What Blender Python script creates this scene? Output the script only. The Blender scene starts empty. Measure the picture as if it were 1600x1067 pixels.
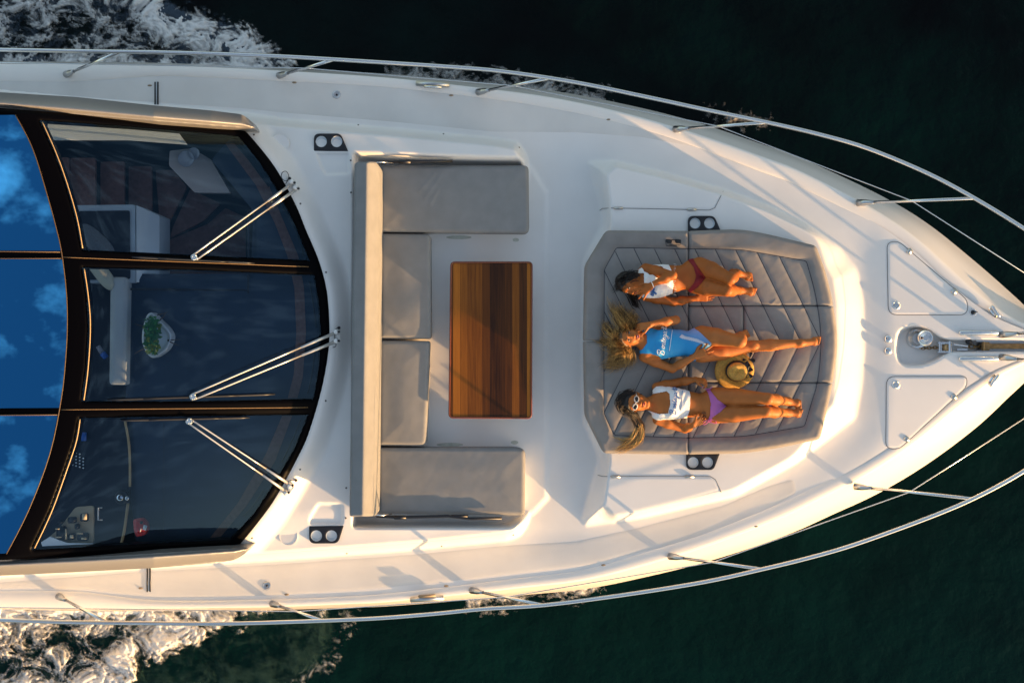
import bpy, bmesh, math, random
import numpy as np
from mathutils import Vector, noise
import openvdb

rnd = random.Random(7)
NR = np.random.RandomState(5)
SC = bpy.context.scene
COL = SC.collection

# ------------------------------------------------------------------ camera, sky, sun
H = 9.5                       # camera height above the sun pad level (z = 0)
S0 = 190.0                    # photograph pixels per metre at z = 0
cam = bpy.data.cameras.new('camera')
cam.sensor_width = 36.0
cam.lens = 36.0 * H / (1600.0 / S0)
cam.clip_end = 2000.0
co = bpy.data.objects.new('camera', cam)
co.location = (0, 0, H)
COL.objects.link(co)
SC.camera = co

SUN_EL, SUN_AZ = math.radians(6.2), math.radians(-33.0)      # azimuth measured from +X towards +Y
sv = Vector((math.cos(SUN_EL) * math.cos(SUN_AZ), math.cos(SUN_EL) * math.sin(SUN_AZ), math.sin(SUN_EL)))
w = bpy.data.worlds.new('World')
SC.world = w
w.use_nodes = True
nt = w.node_tree
bg = nt.nodes['Background']
sky = nt.nodes.new('ShaderNodeTexSky')
sky.sky_type = 'NISHITA'
sky.sun_disc = False
sky.sun_elevation = SUN_EL
sky.sun_rotation = math.radians(90) - SUN_AZ
sky.dust_density = 1.8
sky.ozone_density = 1.3
tc = nt.nodes.new('ShaderNodeTexCoord')
nz = nt.nodes.new('ShaderNodeTexNoise')
nz.inputs['Scale'].default_value = 19.0
nz.inputs['Detail'].default_value = 6.0
nz.inputs['Roughness'].default_value = 0.6
rmp = nt.nodes.new('ShaderNodeMapRange')
rmp.inputs['From Min'].default_value = 0.50
rmp.inputs['From Max'].default_value = 0.80
rmp.inputs['To Max'].default_value = 0.75
mx = nt.nodes.new('ShaderNodeMix')
mx.data_type = 'RGBA'
mx.inputs['B'].default_value = (5.9, 5.9, 6.1, 1)
nt.links.new(tc.outputs['Generated'], nz.inputs['Vector'])
nt.links.new(nz.outputs['Fac'], rmp.inputs['Value'])
nt.links.new(rmp.outputs['Result'], mx.inputs['Factor'])
nt.links.new(sky.outputs['Color'], mx.inputs['A'])
nt.links.new(mx.outputs['Result'], bg.inputs['Color'])
bg.inputs['Strength'].default_value = 0.15

sl = bpy.data.lights.new('sun', 'SUN')
sl.energy = 4.5
sl.angle = math.radians(0.6)
sl.color = (1.0, 0.58, 0.25)
so = bpy.data.objects.new('sun', sl)
so.rotation_euler = sv.to_track_quat('Z', 'Y').to_euler()
so.location = (6, -6, 5)
COL.objects.link(so)
SC.view_settings.view_transform = 'Standard'
SC.view_settings.look = 'None'
SC.view_settings.exposure = 1.28
SC.view_settings.gamma = 1.0

# ------------------------------------------------------------------ materials
def mat(name, col, rough=0.5, metal=0.0, spec=0.5, coat=0.0, var=0.0, vscale=6.0, bump=0.0, bscale=200.0, sss=0.0, col2=None, stretch=None, bdist=0.002):
    m = bpy.data.materials.new(name)
    m.use_nodes = True
    n = m.node_tree
    b = n.nodes['Principled BSDF']
    b.inputs['Base Color'].default_value = (*col, 1)
    b.inputs['Roughness'].default_value = rough
    b.inputs['Metallic'].default_value = metal
    b.inputs['Specular IOR Level'].default_value = spec
    b.inputs['Coat Weight'].default_value = coat
    b.inputs['Coat Roughness'].default_value = 0.08
    if sss:
        b.inputs['Subsurface Weight'].default_value = sss
        b.inputs['Subsurface Radius'].default_value = (0.012, 0.004, 0.002)
        b.inputs['Subsurface Scale'].default_value = 1.0
    tcn = n.nodes.new('ShaderNodeTexCoord')
    src = tcn.outputs['Object']
    if stretch:
        mp = n.nodes.new('ShaderNodeMapping')
        mp.inputs['Scale'].default_value = stretch
        n.links.new(src, mp.inputs['Vector'])
        src = mp.outputs['Vector']
    if var or col2:
        t = n.nodes.new('ShaderNodeTexNoise')
        t.inputs['Scale'].default_value = vscale
        t.inputs['Detail'].default_value = 5.0
        n.links.new(src, t.inputs['Vector'])
        x = n.nodes.new('ShaderNodeMix')
        x.data_type = 'RGBA'
        c2 = col2 or tuple(max(0, c * (1 - var)) for c in col)
        x.inputs['A'].default_value = (*[min(1, c * (1 + var * .5)) for c in col], 1)
        x.inputs['B'].default_value = (*c2, 1)
        r = n.nodes.new('ShaderNodeMapRange')
        r.inputs['From Min'].default_value = 0.3
        r.inputs['From Max'].default_value = 0.7
        n.links.new(t.outputs['Fac'], r.inputs['Value'])
        n.links.new(r.outputs['Result'], x.inputs['Factor'])
        n.links.new(x.outputs['Result'], b.inputs['Base Color'])
    if bump:
        t = n.nodes.new('ShaderNodeTexNoise')
        t.inputs['Scale'].default_value = bscale
        t.inputs['Detail'].default_value = 3.0
        n.links.new(src, t.inputs['Vector'])
        bp = n.nodes.new('ShaderNodeBump')
        bp.inputs['Strength'].default_value = bump
        bp.inputs['Distance'].default_value = bdist
        n.links.new(t.outputs['Fac'], bp.inputs['Height'])
        n.links.new(bp.outputs['Normal'], b.inputs['Normal'])
    return m

M = {}
M['gel'] = mat('gelcoat', (0.78, 0.765, 0.74), 0.32, var=0.05, vscale=1.6, coat=0.15)
M['deck'] = mat('deck_gelcoat', (0.77, 0.755, 0.73), 0.5, var=0.06, vscale=2.2, bump=0.25, bscale=420, bdist=0.001)
M['hull'] = mat('hull_gelcoat', (0.82, 0.79, 0.74), 0.22, coat=0.3)
M['seam'] = mat('seam_rubber', (0.10, 0.095, 0.09), 0.6)
M['black'] = mat('black_glass_frame', (0.0012, 0.0011, 0.0018), 0.35, spec=0.03)
M['blackp'] = mat('black_plastic', (0.008, 0.009, 0.014), 0.4)
M['steel'] = mat('polished_steel', (0.72, 0.72, 0.72), 0.16, metal=1.0)
M['steel2'] = mat('brushed_steel', (0.5, 0.5, 0.5), 0.3, metal=1.0)
M['cup'] = mat('cup_liner', (0.55, 0.60, 0.64), 0.45)
M['silver'] = mat('silver_paint', (0.25, 0.245, 0.24), 0.34, metal=0.3, coat=0.2)
M['fabric'] = mat('outdoor_fabric', (0.240, 0.240, 0.236), 0.85, spec=0.2, var=0.08, vscale=9, bump=0.5, bscale=900, bdist=0.001)
M['fabric2'] = mat('pad_fabric', (0.265, 0.245, 0.228), 0.85, spec=0.2, var=0.12, vscale=8, bump=0.5, bscale=900, bdist=0.001)
M['navy'] = mat('navy_piping', (0.006, 0.010, 0.026), 0.6)
M['gold'] = mat('tan_trim', (0.55, 0.36, 0.16), 0.45)
M['white'] = mat('white_paint', (0.78, 0.77, 0.74), 0.3, coat=0.3)
M['dash'] = mat('dash_vinyl', (0.014, 0.032, 0.062), 0.6, var=0.15, vscale=5, bump=0.3, bscale=500)
M['dash2'] = mat('dark_vinyl', (0.007, 0.009, 0.016), 0.5)
M['intgrey'] = mat('interior_grey', (0.46, 0.50, 0.52), 0.6, var=0.1, bump=0.3, bscale=500)
M['intlite'] = mat('interior_light', (0.85, 0.87, 0.85), 0.5)
M['tread'] = mat('stair_carpet', (0.28, 0.14, 0.105), 0.9, var=0.25, vscale=30, bump=0.4, bscale=600)
M['beige'] = mat('console_beige', (0.66, 0.50, 0.30), 0.45)
M['red'] = mat('red_plastic', (0.62, 0.035, 0.04), 0.4)
M['blue'] = mat('blue_plastic', (0.02, 0.12, 0.45), 0.4)
M['green'] = mat('leaf_green', (0.03, 0.20, 0.07), 0.4, col2=(0.10, 0.34, 0.08), vscale=25)
M['lime'] = mat('leaf_lime', (0.34, 0.38, 0.05), 0.45)
M['twig'] = mat('twig', (0.10, 0.06, 0.04), 0.8)
M['straw'] = mat('straw', (0.60, 0.33, 0.06), 0.75, var=0.3, vscale=60, bump=0.8, bscale=350, bdist=0.002)
M['skinA'] = mat('skin_deep_tan', (0.37, 0.105, 0.018), 0.55, spec=0.3, var=0.14, vscale=9, sss=0.05)
M['skinB'] = mat('skin_tan', (0.45, 0.145, 0.033), 0.55, spec=0.3, var=0.14, vscale=9, sss=0.05)
M['skinC'] = mat('skin_warm_tan', (0.41, 0.130, 0.027), 0.55, spec=0.3, var=0.14, vscale=9, sss=0.05)
M['lip'] = mat('lip', (0.42, 0.07, 0.05), 0.35)
M['tooth'] = mat('tooth', (0.85, 0.82, 0.75), 0.25)
M['eyew'] = mat('eye_white', (0.45, 0.43, 0.40), 0.4)
M['eyed'] = mat('eye_dark', (0.02, 0.012, 0.008), 0.5)
M['hairdark'] = mat('hair_dark', (0.006, 0.003, 0.0025), 0.45, bump=0.6, bscale=120, stretch=(1, 8, 8))
M['hairbrown'] = mat('hair_brown', (0.03, 0.014, 0.007), 0.5)
M['blond1'] = mat('hair_blond', (0.62, 0.37, 0.11), 0.4)
M['blond2'] = mat('hair_blond_mid', (0.38, 0.21, 0.06), 0.4)
M['blond3'] = mat('hair_blond_dark', (0.11, 0.058, 0.02), 0.5)
M['wtop'] = mat('white_cotton', (0.80, 0.78, 0.76), 0.8, bump=0.7, bscale=45, bdist=0.008)
M['bluesuit'] = mat('blue_swimsuit', (0.006, 0.19, 0.50), 0.6, spec=0.3, var=0.1, bump=0.3, bscale=40, bdist=0.004)
def suit_gradient():
    n = M['bluesuit'].node_tree; b = n.nodes['Principled BSDF']
    t = n.nodes.new('ShaderNodeTexCoord'); m1 = n.nodes.new('ShaderNodeVectorMath'); m1.operation = 'DOT_PRODUCT'; m1.inputs[1].default_value = (1.6, 3.4, 0)
    r = n.nodes.new('ShaderNodeMapRange'); r.inputs['From Min'].default_value = 2.15; r.inputs['From Max'].default_value = 3.0; r.interpolation_type = 'SMOOTHSTEP'
    x = n.nodes.new('ShaderNodeMix'); x.data_type = 'RGBA'; x.inputs['A'].default_value = (0.025, 0.29, 0.60, 1); x.inputs['B'].default_value = (0.42, 0.38, 0.58, 1)
    n.links.new(t.outputs['Object'], m1.inputs[0]); n.links.new(m1.outputs['Value'], r.inputs['Value']); n.links.new(r.outputs['Result'], x.inputs['Factor']); n.links.new(x.outputs['Result'], b.inputs['Base Color'])
suit_gradient()
M['redbik'] = mat('red_swimwear', (0.22, 0.004, 0.008), 0.7)
M['purple'] = mat('purple_swimwear', (0.44, 0.12, 0.36), 0.6)
M['pink'] = mat('pink_cord', (0.62, 0.12, 0.28), 0.6)
M['ink'] = mat('blue_print', (0.03, 0.14, 0.42), 0.6)
M['inkw'] = mat('white_print', (0.85, 0.85, 0.85), 0.6)
M['rust'] = mat('weathered_bronze', (0.30, 0.19, 0.08), 0.5, metal=0.6, var=0.4, vscale=40)
M['bronze'] = mat('courtesy_light', (0.28, 0.21, 0.13), 0.4)

STAIN = mat('green_grey_stain', (0.50, 0.53, 0.47), 0.6, var=0.2, vscale=20)
def teak():
    m = bpy.data.materials.new('varnished_teak')
    m.use_nodes = True
    n = m.node_tree
    b = n.nodes['Principled BSDF']
    b.inputs['Roughness'].default_value = 0.5
    b.inputs['Specular IOR Level'].default_value = 0.25
    b.inputs['Coat Weight'].default_value = 0.05
    t = n.nodes.new('ShaderNodeTexCoord')
    sp = n.nodes.new('ShaderNodeSeparateXYZ')
    n.links.new(t.outputs['Object'], sp.inputs[0])
    mul = n.nodes.new('ShaderNodeMath'); mul.operation = 'MULTIPLY'; mul.inputs[1].default_value = 16.5
    fl = n.nodes.new('ShaderNodeMath'); fl.operation = 'FLOOR'
    n.links.new(sp.outputs['X'], mul.inputs[0]); n.links.new(mul.outputs[0], fl.inputs[0])
    wn = n.nodes.new('ShaderNodeTexWhiteNoise'); wn.noise_dimensions = '1D'
    n.links.new(fl.outputs[0], wn.inputs['W'])
    cb = n.nodes.new('ShaderNodeCombineXYZ')
    ad = n.nodes.new('ShaderNodeMath'); ad.operation = 'MULTIPLY_ADD'; ad.inputs[1].default_value = 9.0
    n.links.new(wn.outputs['Value'], ad.inputs[0]); 
    my = n.nodes.new('ShaderNodeMath'); my.operation = 'MULTIPLY'; my.inputs[1].default_value = 0.035
    n.links.new(sp.outputs['Y'], my.inputs[0]); n.links.new(my.outputs[0], ad.inputs[2])
    n.links.new(sp.outputs['X'], cb.inputs['X']); n.links.new(ad.outputs[0], cb.inputs['Y'])
    ns = n.nodes.new('ShaderNodeTexNoise'); ns.inputs['Scale'].default_value = 62; ns.inputs['Detail'].default_value = 7; ns.inputs['Roughness'].default_value = 0.65
    ns.inputs['Distortion'].default_value = 0.6
    n.links.new(cb.outputs[0], ns.inputs['Vector'])
    mixf = n.nodes.new('ShaderNodeMath'); mixf.operation = 'MULTIPLY_ADD'; mixf.inputs[1].default_value = 0.62
    mm = n.nodes.new('ShaderNodeMath'); mm.operation = 'MULTIPLY'; mm.inputs[1].default_value = 0.42
    n.links.new(ns.outputs['Fac'], mm.inputs[0])
    n.links.new(wn.outputs['Value'], mixf.inputs[0]); n.links.new(mm.outputs[0], mixf.inputs[2])
    cr = n.nodes.new('ShaderNodeValToRGB')
    e = cr.color_ramp.elements
    e[0].position = 0.18; e[0].color = (0.020, 0.0048, 0.0005, 1)
    e[1].position = 0.82; e[1].color = (0.38, 0.125, 0.011, 1)
    k = cr.color_ramp.elements.new(0.5); k.color = (0.135, 0.040, 0.0032, 1)
    n.links.new(mixf.outputs[0], cr.inputs[0])
    fr = n.nodes.new('ShaderNodeMath'); fr.operation = 'FRACT'
    n.links.new(mul.outputs[0], fr.inputs[0])
    lt = n.nodes.new('ShaderNodeMath'); lt.operation = 'LESS_THAN'; lt.inputs[1].default_value = 0.03
    n.links.new(fr.outputs[0], lt.inputs[0])
    mxn = n.nodes.new('ShaderNodeMix'); mxn.data_type = 'RGBA'; mxn.inputs['B'].default_value = (0.02, 0.006, 0.002, 1)
    n.links.new(lt.outputs[0], mxn.inputs['Factor']); n.links.new(cr.outputs[0], mxn.inputs['A'])
    n.links.new(mxn.outputs['Result'], b.inputs['Base Color'])
    return m
M['teak'] = teak()

def glass(name, tint, refl, rough=0.03):
    m = bpy.data.materials.new(name)
    m.use_nodes = True
    n = m.node_tree
    n.nodes.clear()
    out = n.nodes.new('ShaderNodeOutputMaterial')
    tr = n.nodes.new('ShaderNodeBsdfTransparent'); tr.inputs[0].default_value = (*tint, 1)
    gl = n.nodes.new('ShaderNodeBsdfGlossy'); gl.inputs['Roughness'].default_value = rough
    gl.inputs['Color'].default_value = (0.40, 0.70, 1.0, 1)
    lw = n.nodes.new('ShaderNodeFresnel'); lw.inputs[0].default_value = 1.5
    ml = n.nodes.new('ShaderNodeMath'); ml.operation = 'MULTIPLY'; ml.inputs[1].default_value = refl; ml.use_clamp = True
    mi = n.nodes.new('ShaderNodeMixShader')
    n.links.new(lw.outputs[0], ml.inputs[0]); n.links.new(ml.outputs[0], mi.inputs[0])
    n.links.new(tr.outputs[0], mi.inputs[1]); n.links.new(gl.outputs[0], mi.inputs[2])
    n.links.new(mi.outputs[0], out.inputs['Surface'])
    return m
M['glass'] = glass('tinted_windscreen_glass', (0.62, 0.72, 0.84), 0.75)
M['roofglass'] = mat('mirrored_roof_glass', (0.045, 0.27, 0.56), 0.015, metal=1.0)
M['lens'] = mat('dark_lens', (0.01, 0.01, 0.012), 0.08)

# ------------------------------------------------------------------ helpers
def sc_at(z):
    return S0 * H / (H - z)
def P(px, py, z):
    s = sc_at(z)
    return ((px - 800.0) / s, -(py - 533.5) / s, z)
def PV(px, py, z):
    return Vector(P(px, py, z))
def PA(px, py, z):
    s = S0 * H / (H - z)
    return np.stack([(px - 800.0) / s, -(py - 533.5) / s, z + 0 * px], -1)
def sst(t):
    t = np.clip(t, 0, 1)
    return t * t * (3 - 2 * t)
def A2(l):
    return np.array(l, float)

def link(ob, parent=None):
    COL.objects.link(ob)
    if parent is not None:
        ob.parent = parent
    return ob
def tag(o, label=None, cat=None, group=None, kind=None):
    if label: o['label'] = label
    if cat: o['category'] = cat
    if group: o['group'] = group
    if kind: o['kind'] = kind
    return o
def empty(name, loc=(0, 0, 0)):
    o = bpy.data.objects.new(name, None)
    o.empty_display_size = 0.1
    COL.objects.link(o)
    return o
def mk(name, V, F, mats, parent=None, smooth=True, mi=None):
    me = bpy.data.meshes.new(name)
    V = np.asarray(V, float)
    if isinstance(F, np.ndarray) and len(F) > 3000:
        me.vertices.add(len(V)); me.vertices.foreach_set('co', V.astype(np.float32).ravel())
        k = F.shape[1]
        me.loops.add(F.size); me.loops.foreach_set('vertex_index', F.astype(np.int32).ravel())
        me.polygons.add(len(F))
        me.polygons.foreach_set('loop_start', np.arange(0, F.size, k, dtype=np.int32))
        me.update(calc_edges=True)
    else:
        me.from_pydata(V.tolist(), [], [list(map(int, f)) for f in F])
        me.update()
    for m in (mats if isinstance(mats, (list, tuple)) else [mats]):
        me.materials.append(m)
    if mi is not None:
        me.polygons.foreach_set('material_index', np.asarray(mi, np.int32))
    if smooth:
        me.polygons.foreach_set('use_smooth', np.ones(len(me.polygons), bool))
    me.validate()
    o = bpy.data.objects.new(name, me)
    return link(o, parent)

class MB:
    """collects pieces of one mesh"""
    def __init__(s): s.V = []; s.F = []; s.mi = []; s.cur = 0
    def add(s, V, F):
        b = len(s.V); s.V += [tuple(v) for v in V]; s.F += [[b + i for i in f] for f in F]; s.mi += [s.cur] * len(F)
    def tube(s, pts, r, n=8, caps=True):
        pts = [Vector(p) for p in pts]
        rs = list(r) if hasattr(r, '__len__') else [r] * len(pts)
        V = []; F = []
        up = Vector((0, 0, 1))
        prev = None
        for i, p in enumerate(pts):
            t = (pts[min(i + 1, len(pts) - 1)] - pts[max(i - 1, 0)])
            if t.length < 1e-9: t = Vector((1, 0, 0))
            t.normalize()
            if prev is None:
                a = t.cross(up)
                if a.length < 1e-3: a = t.cross(Vector((0, 1, 0)))
            else:
                a = prev - t * prev.dot(t)
                if a.length < 1e-4: a = t.cross(up)
            a.normalize(); prev = a
            b = t.cross(a)
            for k in range(n):
                q = 2 * math.pi * k / n
                V.append(p + (a * math.cos(q) + b * math.sin(q)) * rs[i])
        for i in range(len(pts) - 1):
            for k in range(n):
                F.append([i * n + k, i * n + (k + 1) % n, (i + 1) * n + (k + 1) % n, (i + 1) * n + k])
        if caps:
            F.append(list(range(n))[::-1]); F.append([(len(pts) - 1) * n + k for k in range(n)])
        s.add(V, F)
        return s
    def lathe(s, c, prof, n=24, ax=(0, 0, 1), sx=(1, 1), open0=False):
        ax = Vector(ax).normalized()
        a = ax.cross(Vector((0, 1, 0)))
        a = a.normalized() if a.length > 1e-3 else Vector((1, 0, 0))
        b = ax.cross(a)
        c = Vector(c); V = []; F = []
        for r, h in prof:
            for k in range(n):
                q = 2 * math.pi * k / n
                V.append(c + ax * h + a * (r * sx[0] * math.cos(q)) + b * (r * sx[1] * math.sin(q)))
        for i in range(len(prof) - 1):
            for k in range(n):
                F.append([i * n + k, i * n + (k + 1) % n, (i + 1) * n + (k + 1) % n, (i + 1) * n + k])
        if not open0: F.append(list(range(n))[::-1])
        F.append([(len(prof) - 1) * n + k for k in range(n)])
        s.add(V, F)
        return s
    def box(s, c, d, rz=0.0, bev=0.0):
        c = Vector(c); cs, sn = math.cos(rz), math.sin(rz)
        bm = bmesh.new(); bmesh.ops.create_cube(bm, size=1.0)
        for v in bm.verts: v.co = Vector((v.co.x * d[0], v.co.y * d[1], v.co.z * d[2]))
        if bev: bmesh.ops.bevel(bm, geom=list(bm.edges), offset=bev, segments=2, affect='EDGES')
        bm.verts.index_update()
        V = [c + Vector((v.co.x * cs - v.co.y * sn, v.co.x * sn + v.co.y * cs, v.co.z)) for v in bm.verts]
        F = [[v.index for v in f.verts] for f in bm.faces]
        bm.free(); s.add(V, F)
        return s
    def ball(s, c, r, ax=None, nu=14, nv=9):
        c = Vector(c); r = Vector(r if hasattr(r, '__len__') else (r, r, r))
        ax = ax or (Vector((1, 0, 0)), Vector((0, 1, 0)), Vector((0, 0, 1)))
        V = []; F = []
        for i in range(nv + 1):
            th = math.pi * i / nv
            for k in range(nu):
                q = 2 * math.pi * k / nu
                V.append(c + ax[0] * (r[0] * math.sin(th) * math.cos(q)) + ax[1] * (r[1] * math.sin(th) * math.sin(q)) + ax[2] * (r[2] * math.cos(th)))
        for i in range(nv):
            for k in range(nu):
                F.append([i * nu + k, (i + 1) * nu + k, (i + 1) * nu + (k + 1) % nu, i * nu + (k + 1) % nu])
        s.add(V, F)
        return s
    def build(s, name, mats, parent=None, smooth=True, auto=None):
        o = mk(name, s.V, s.F, mats, parent, smooth, s.mi if isinstance(mats, (list, tuple)) and len(mats) > 1 else None)
        if auto: crease(o, auto)
        return o

def crease(o, deg=35):
    me = o.data
    bm = bmesh.new(); bm.from_mesh(me)
    a = math.radians(deg)
    for e in bm.edges:
        if len(e.link_faces) == 2 and e.calc_face_angle(0) > a: e.smooth = False
    bm.to_mesh(me); bm.free()

def catmull(pts, n=8, closed=False):
    pts = [np.array(p, float) for p in pts]
    N = len(pts); out = []
    rng = range(N) if closed else range(N - 1)
    for i in rng:
        if closed:
            p0, p1, p2, p3 = pts[i - 1], pts[i], pts[(i + 1) % N], pts[(i + 2) % N]
        else:
            p0, p1, p2, p3 = pts[max(i - 1, 0)], pts[i], pts[i + 1], pts[min(i + 2, N - 1)]
        for k in range(n):
            t = k / n
            out.append(0.5 * ((2 * p1) + (-p0 + p2) * t + (2 * p0 - 5 * p1 + 4 * p2 - p3) * t * t + (-p0 + 3 * p1 - 3 * p2 + p3) * t ** 3))
    if not closed: out.append(pts[-1])
    return np.array(out)

def rpoly(pts, r, n=5):
    """round the corners of a polygon; r may be a list"""
    out = []
    N = len(pts)
    for i in range(N):
        p = A2(pts[i]); a = A2(pts[i - 1]) - p; b = A2(pts[(i + 1) % N]) - p
        la, lb = np.linalg.norm(a), np.linalg.norm(b)
        rr = r[i] if hasattr(r, '__len__') else r
        d = min(rr, la * .49, lb * .49)
        if d < 0.3: out.append(p); continue
        q0 = p + a / la * d; q1 = p + b / lb * d
        for k in range(n + 1):
            t = k / n
            out.append((1 - t) ** 2 * q0 + 2 * t * (1 - t) * p + t * t * q1)
    return np.array(out)

def sd(X, poly):
    """signed distance (positive inside) and nearest boundary point, in photograph pixels"""
    poly = np.asarray(poly, float)
    A = poly; B = np.roll(poly, -1, 0)
    best = np.full(len(X), 1e18); near = np.zeros_like(X); inside = np.zeros(len(X), bool)
    for a, b in zip(A, B):
        ab = b - a; L = ab @ ab
        if L < 1e-12: continue
        t = np.clip(((X - a) @ ab) / L, 0, 1)
        q = a + t[:, None] * ab
        d = ((X - q) ** 2).sum(1)
        m = d < best
        best[m] = d[m]; near[m] = q[m]
        if a[1] != b[1]:
            c = ((a[1] > X[:, 1]) != (b[1] > X[:, 1])) & (X[:, 0] < (b[0] - a[0]) * (X[:, 1] - a[1]) / (b[1] - a[1]) + a[0])
            inside ^= c
    d = np.sqrt(best)
    return np.where(inside, d, -d), near
def dist_line(X, pts):
    pts = np.asarray(pts, float); best = np.full(len(X), 1e18)
    for a, b in zip(pts[:-1], pts[1:]):
        ab = b - a; L = max(ab @ ab, 1e-9)
        t = np.clip(((X - a) @ ab) / L, 0, 1)
        best = np.minimum(best, ((X - a - t[:, None] * ab) ** 2).sum(1))
    return np.sqrt(best)

def sheet(name, poly, zf, res=3.0, m=None, parent=None, skirt=0.0, holes=(), smooth=True, keep=None):
    poly = np.asarray(poly, float)
    x0, y0 = poly.min(0) - res; x1, y1 = poly.max(0) + res
    nx = int((x1 - x0) / res) + 2; ny = int((y1 - y0) / res) + 2
    gx, gy = np.meshgrid(x0 + res * np.arange(nx), y0 + res * np.arange(ny))
    X = np.stack([gx.ravel(), gy.ravel()], 1)
    d, near = sd(X, poly)
    for h in holes:
        dh, nh = sd(X, h); dh = -dh
        k = dh < d
        d = np.where(k, dh, d); near[k] = nh[k]
    out = d < res * 0.12
    X[out] = near[out]; d = np.maximum(d, 0); d[out] = 0
    idx = np.arange(nx * ny).reshape(ny, nx)
    q = np.stack([idx[:-1, :-1], idx[1:, :-1], idx[1:, 1:], idx[:-1, 1:]], -1).reshape(-1, 4)
    q = q[(~out[q]).any(1)]
    used = np.unique(q); rm = np.full(nx * ny, -1); rm[used] = np.arange(len(used))
    q = rm[q]; X = X[used]; d = d[used]
    z = np.asarray(zf(X[:, 0], X[:, 1], d), float) + 0 * d
    V = PA(X[:, 0], X[:, 1], z)
    F = q
    if skirt:
        E = {}
        for f in q:
            for i in range(4):
                a, b = int(f[i]), int(f[(i + 1) % 4])
                if (b, a) in E: del E[(b, a)]
                else: E[(a, b)] = 1
        bv = sorted({i for e in E for i in e})
        mp = {v: k for k, v in enumerate(bv)}
        n0 = len(V); nb = len(bv)
        T = V[bv]; Bt = T.copy(); Bt[:, 2] -= skirt
        V = np.concatenate([V, T, Bt])
        FS = np.array([[n0 + mp[a], n0 + nb + mp[a], n0 + nb + mp[b], n0 + mp[b]] for a, b in E])
        if len(FS): F = np.concatenate([q, FS])
    return mk(name, V, np.asarray(F), m, parent, smooth)

def loft(name, rows, m, parent=None, closed=False, smooth=True, auto=None):
    n = len(rows[0]); V = np.concatenate(rows); F = []
    for i in range(len(rows) - 1):
        for k in range(n if closed else n - 1):
            F.append([i * n + k, i * n + (k + 1) % n, (i + 1) * n + (k + 1) % n, (i + 1) * n + k])
    o = mk(name, V, np.array(F), m, parent, smooth)
    if auto: crease(o, auto)
    return o

# ------------------------------------------------------------------ the plan of the deck
OUT_T = [(-90, 93, 4, 22), (0, 96, 4, 24), (120, 97, 4, 24), (236, 98.5, 4, 15), (340, 102, 4, 14), (439, 107, 4, 14), (600, 115.5, 6, 13), (750, 129, 9, 13), (862, 142, 11, 14),
         (975, 163, 14, 15), (1087, 191, 18, 16), (1200, 229, 19, 18), (1262, 252, 20, 18), (1375, 305, 25, 18), (1450, 350, 30, 18), (1525, 410, 36, 18), (1581, 459, 34, 13), (1620, 495, 20, 8),
         (1652, 517, 11, 5), (1684, 532, 6, 3), (1692, 539, 6, 3)]
OUT_B = [(-90, 949, 3, 22), (0, 951, 3, 22), (120, 954, 3, 24), (241, 954, 4, 11), (413, 953, 5, 10), (540, 949, 6, 10), (600, 947, 7, 11), (694, 940, 9, 12), (819, 929, 12, 13), (912, 920, 14, 14),
         (1000, 903, 18, 16), (1112, 875, 24, 17), (1225, 837, 29, 18), (1300, 804, 32, 18), (1375, 769, 36, 18), (1450, 724, 40, 18), (1525, 668, 44, 18), (1581, 616, 36, 13), (1620, 581, 21, 8),
         (1652, 560, 11, 5), (1684, 546, 6, 3)]
outl = catmull(OUT_T + OUT_B[::-1], 7)
ox, oy, oa, ob = outl.T
tn = np.gradient(outl[:, :2], axis=0); tn /= np.linalg.norm(tn, axis=1)[:, None]
nin = np.stack([-tn[:, 1], tn[:, 0]], 1)          # points inward (downwards on the upper side)
def oline(off):
    return outl[:, :2] + nin * np.asarray(off)[:, None]
CAPIN = oline(oa + ob)
hbx = [-90, 0, 600, 912, 1100, 1225, 1375, 1450, 1525, 1600, 1700]
hby = [428, 428, 416, 379, 332, 293, 232, 190, 130, 72, 12]

ROOF_A = rpoly([(-90, 132), (385, 176), (440, 184), (624, 200), (768, 214), (812, 221), (829, 250), (829, 815), (812, 839), (792, 845), (650, 859.5), (440, 875), (200, 890), (-90, 908)], [0, 0, 0, 0, 0, 10, 16, 16, 10, 0, 0, 0, 0, 0])
RECESS = rpoly([(549, 236), (815, 243), (836, 262), (860, 300), (860, 780), (836, 805), (800, 827), (549, 826)], [8, 6, 6, 4, 4, 6, 8, 8])
PLAT_B = rpoly([(914, 250), (945, 246), (1031, 266), (1131, 294), (1200, 319), (1262, 349), (1312, 382), (1342, 418), (1352, 470), (1354, 540), (1350, 600), (1340, 655), (1300, 686), (1244, 724),
                (1150, 776), (1000, 810), (912, 825), (905, 812), (925, 740), (933, 715), (908, 660), (906, 540), (908, 405), (938, 350), (934, 320)], 10)
LOWMID = rpoly([(790, 220), (900, 214), (1000, 221), (1100, 236), (1200, 262), (1290, 300), (1370, 370), (1378, 540), (1370, 680), (1290, 742), (1180, 800), (1000, 850), (850, 865), (790, 850)], 30)
ARC_F = catmull([(368, 190), (395, 218), (430, 262), (462, 318), (479, 358), (499, 404), (511, 445), (516, 485), (516.5, 539), (506, 603), (486, 671), (469, 710), (430, 779), (395, 826), (368, 857)], 4)
ARC_R = catmull([(10, 150), (24, 180), (51, 233), (75, 310), (88, 358), (96, 394), (103, 451), (105, 500), (103, 552), (96, 620), (78, 708), (45, 796), (10, 865), (-4, 890)], 4)
WIND = np.concatenate([ARC_F, A2([(-90, 879), (-90, 167), (0, 169), (200, 184)])])
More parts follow.
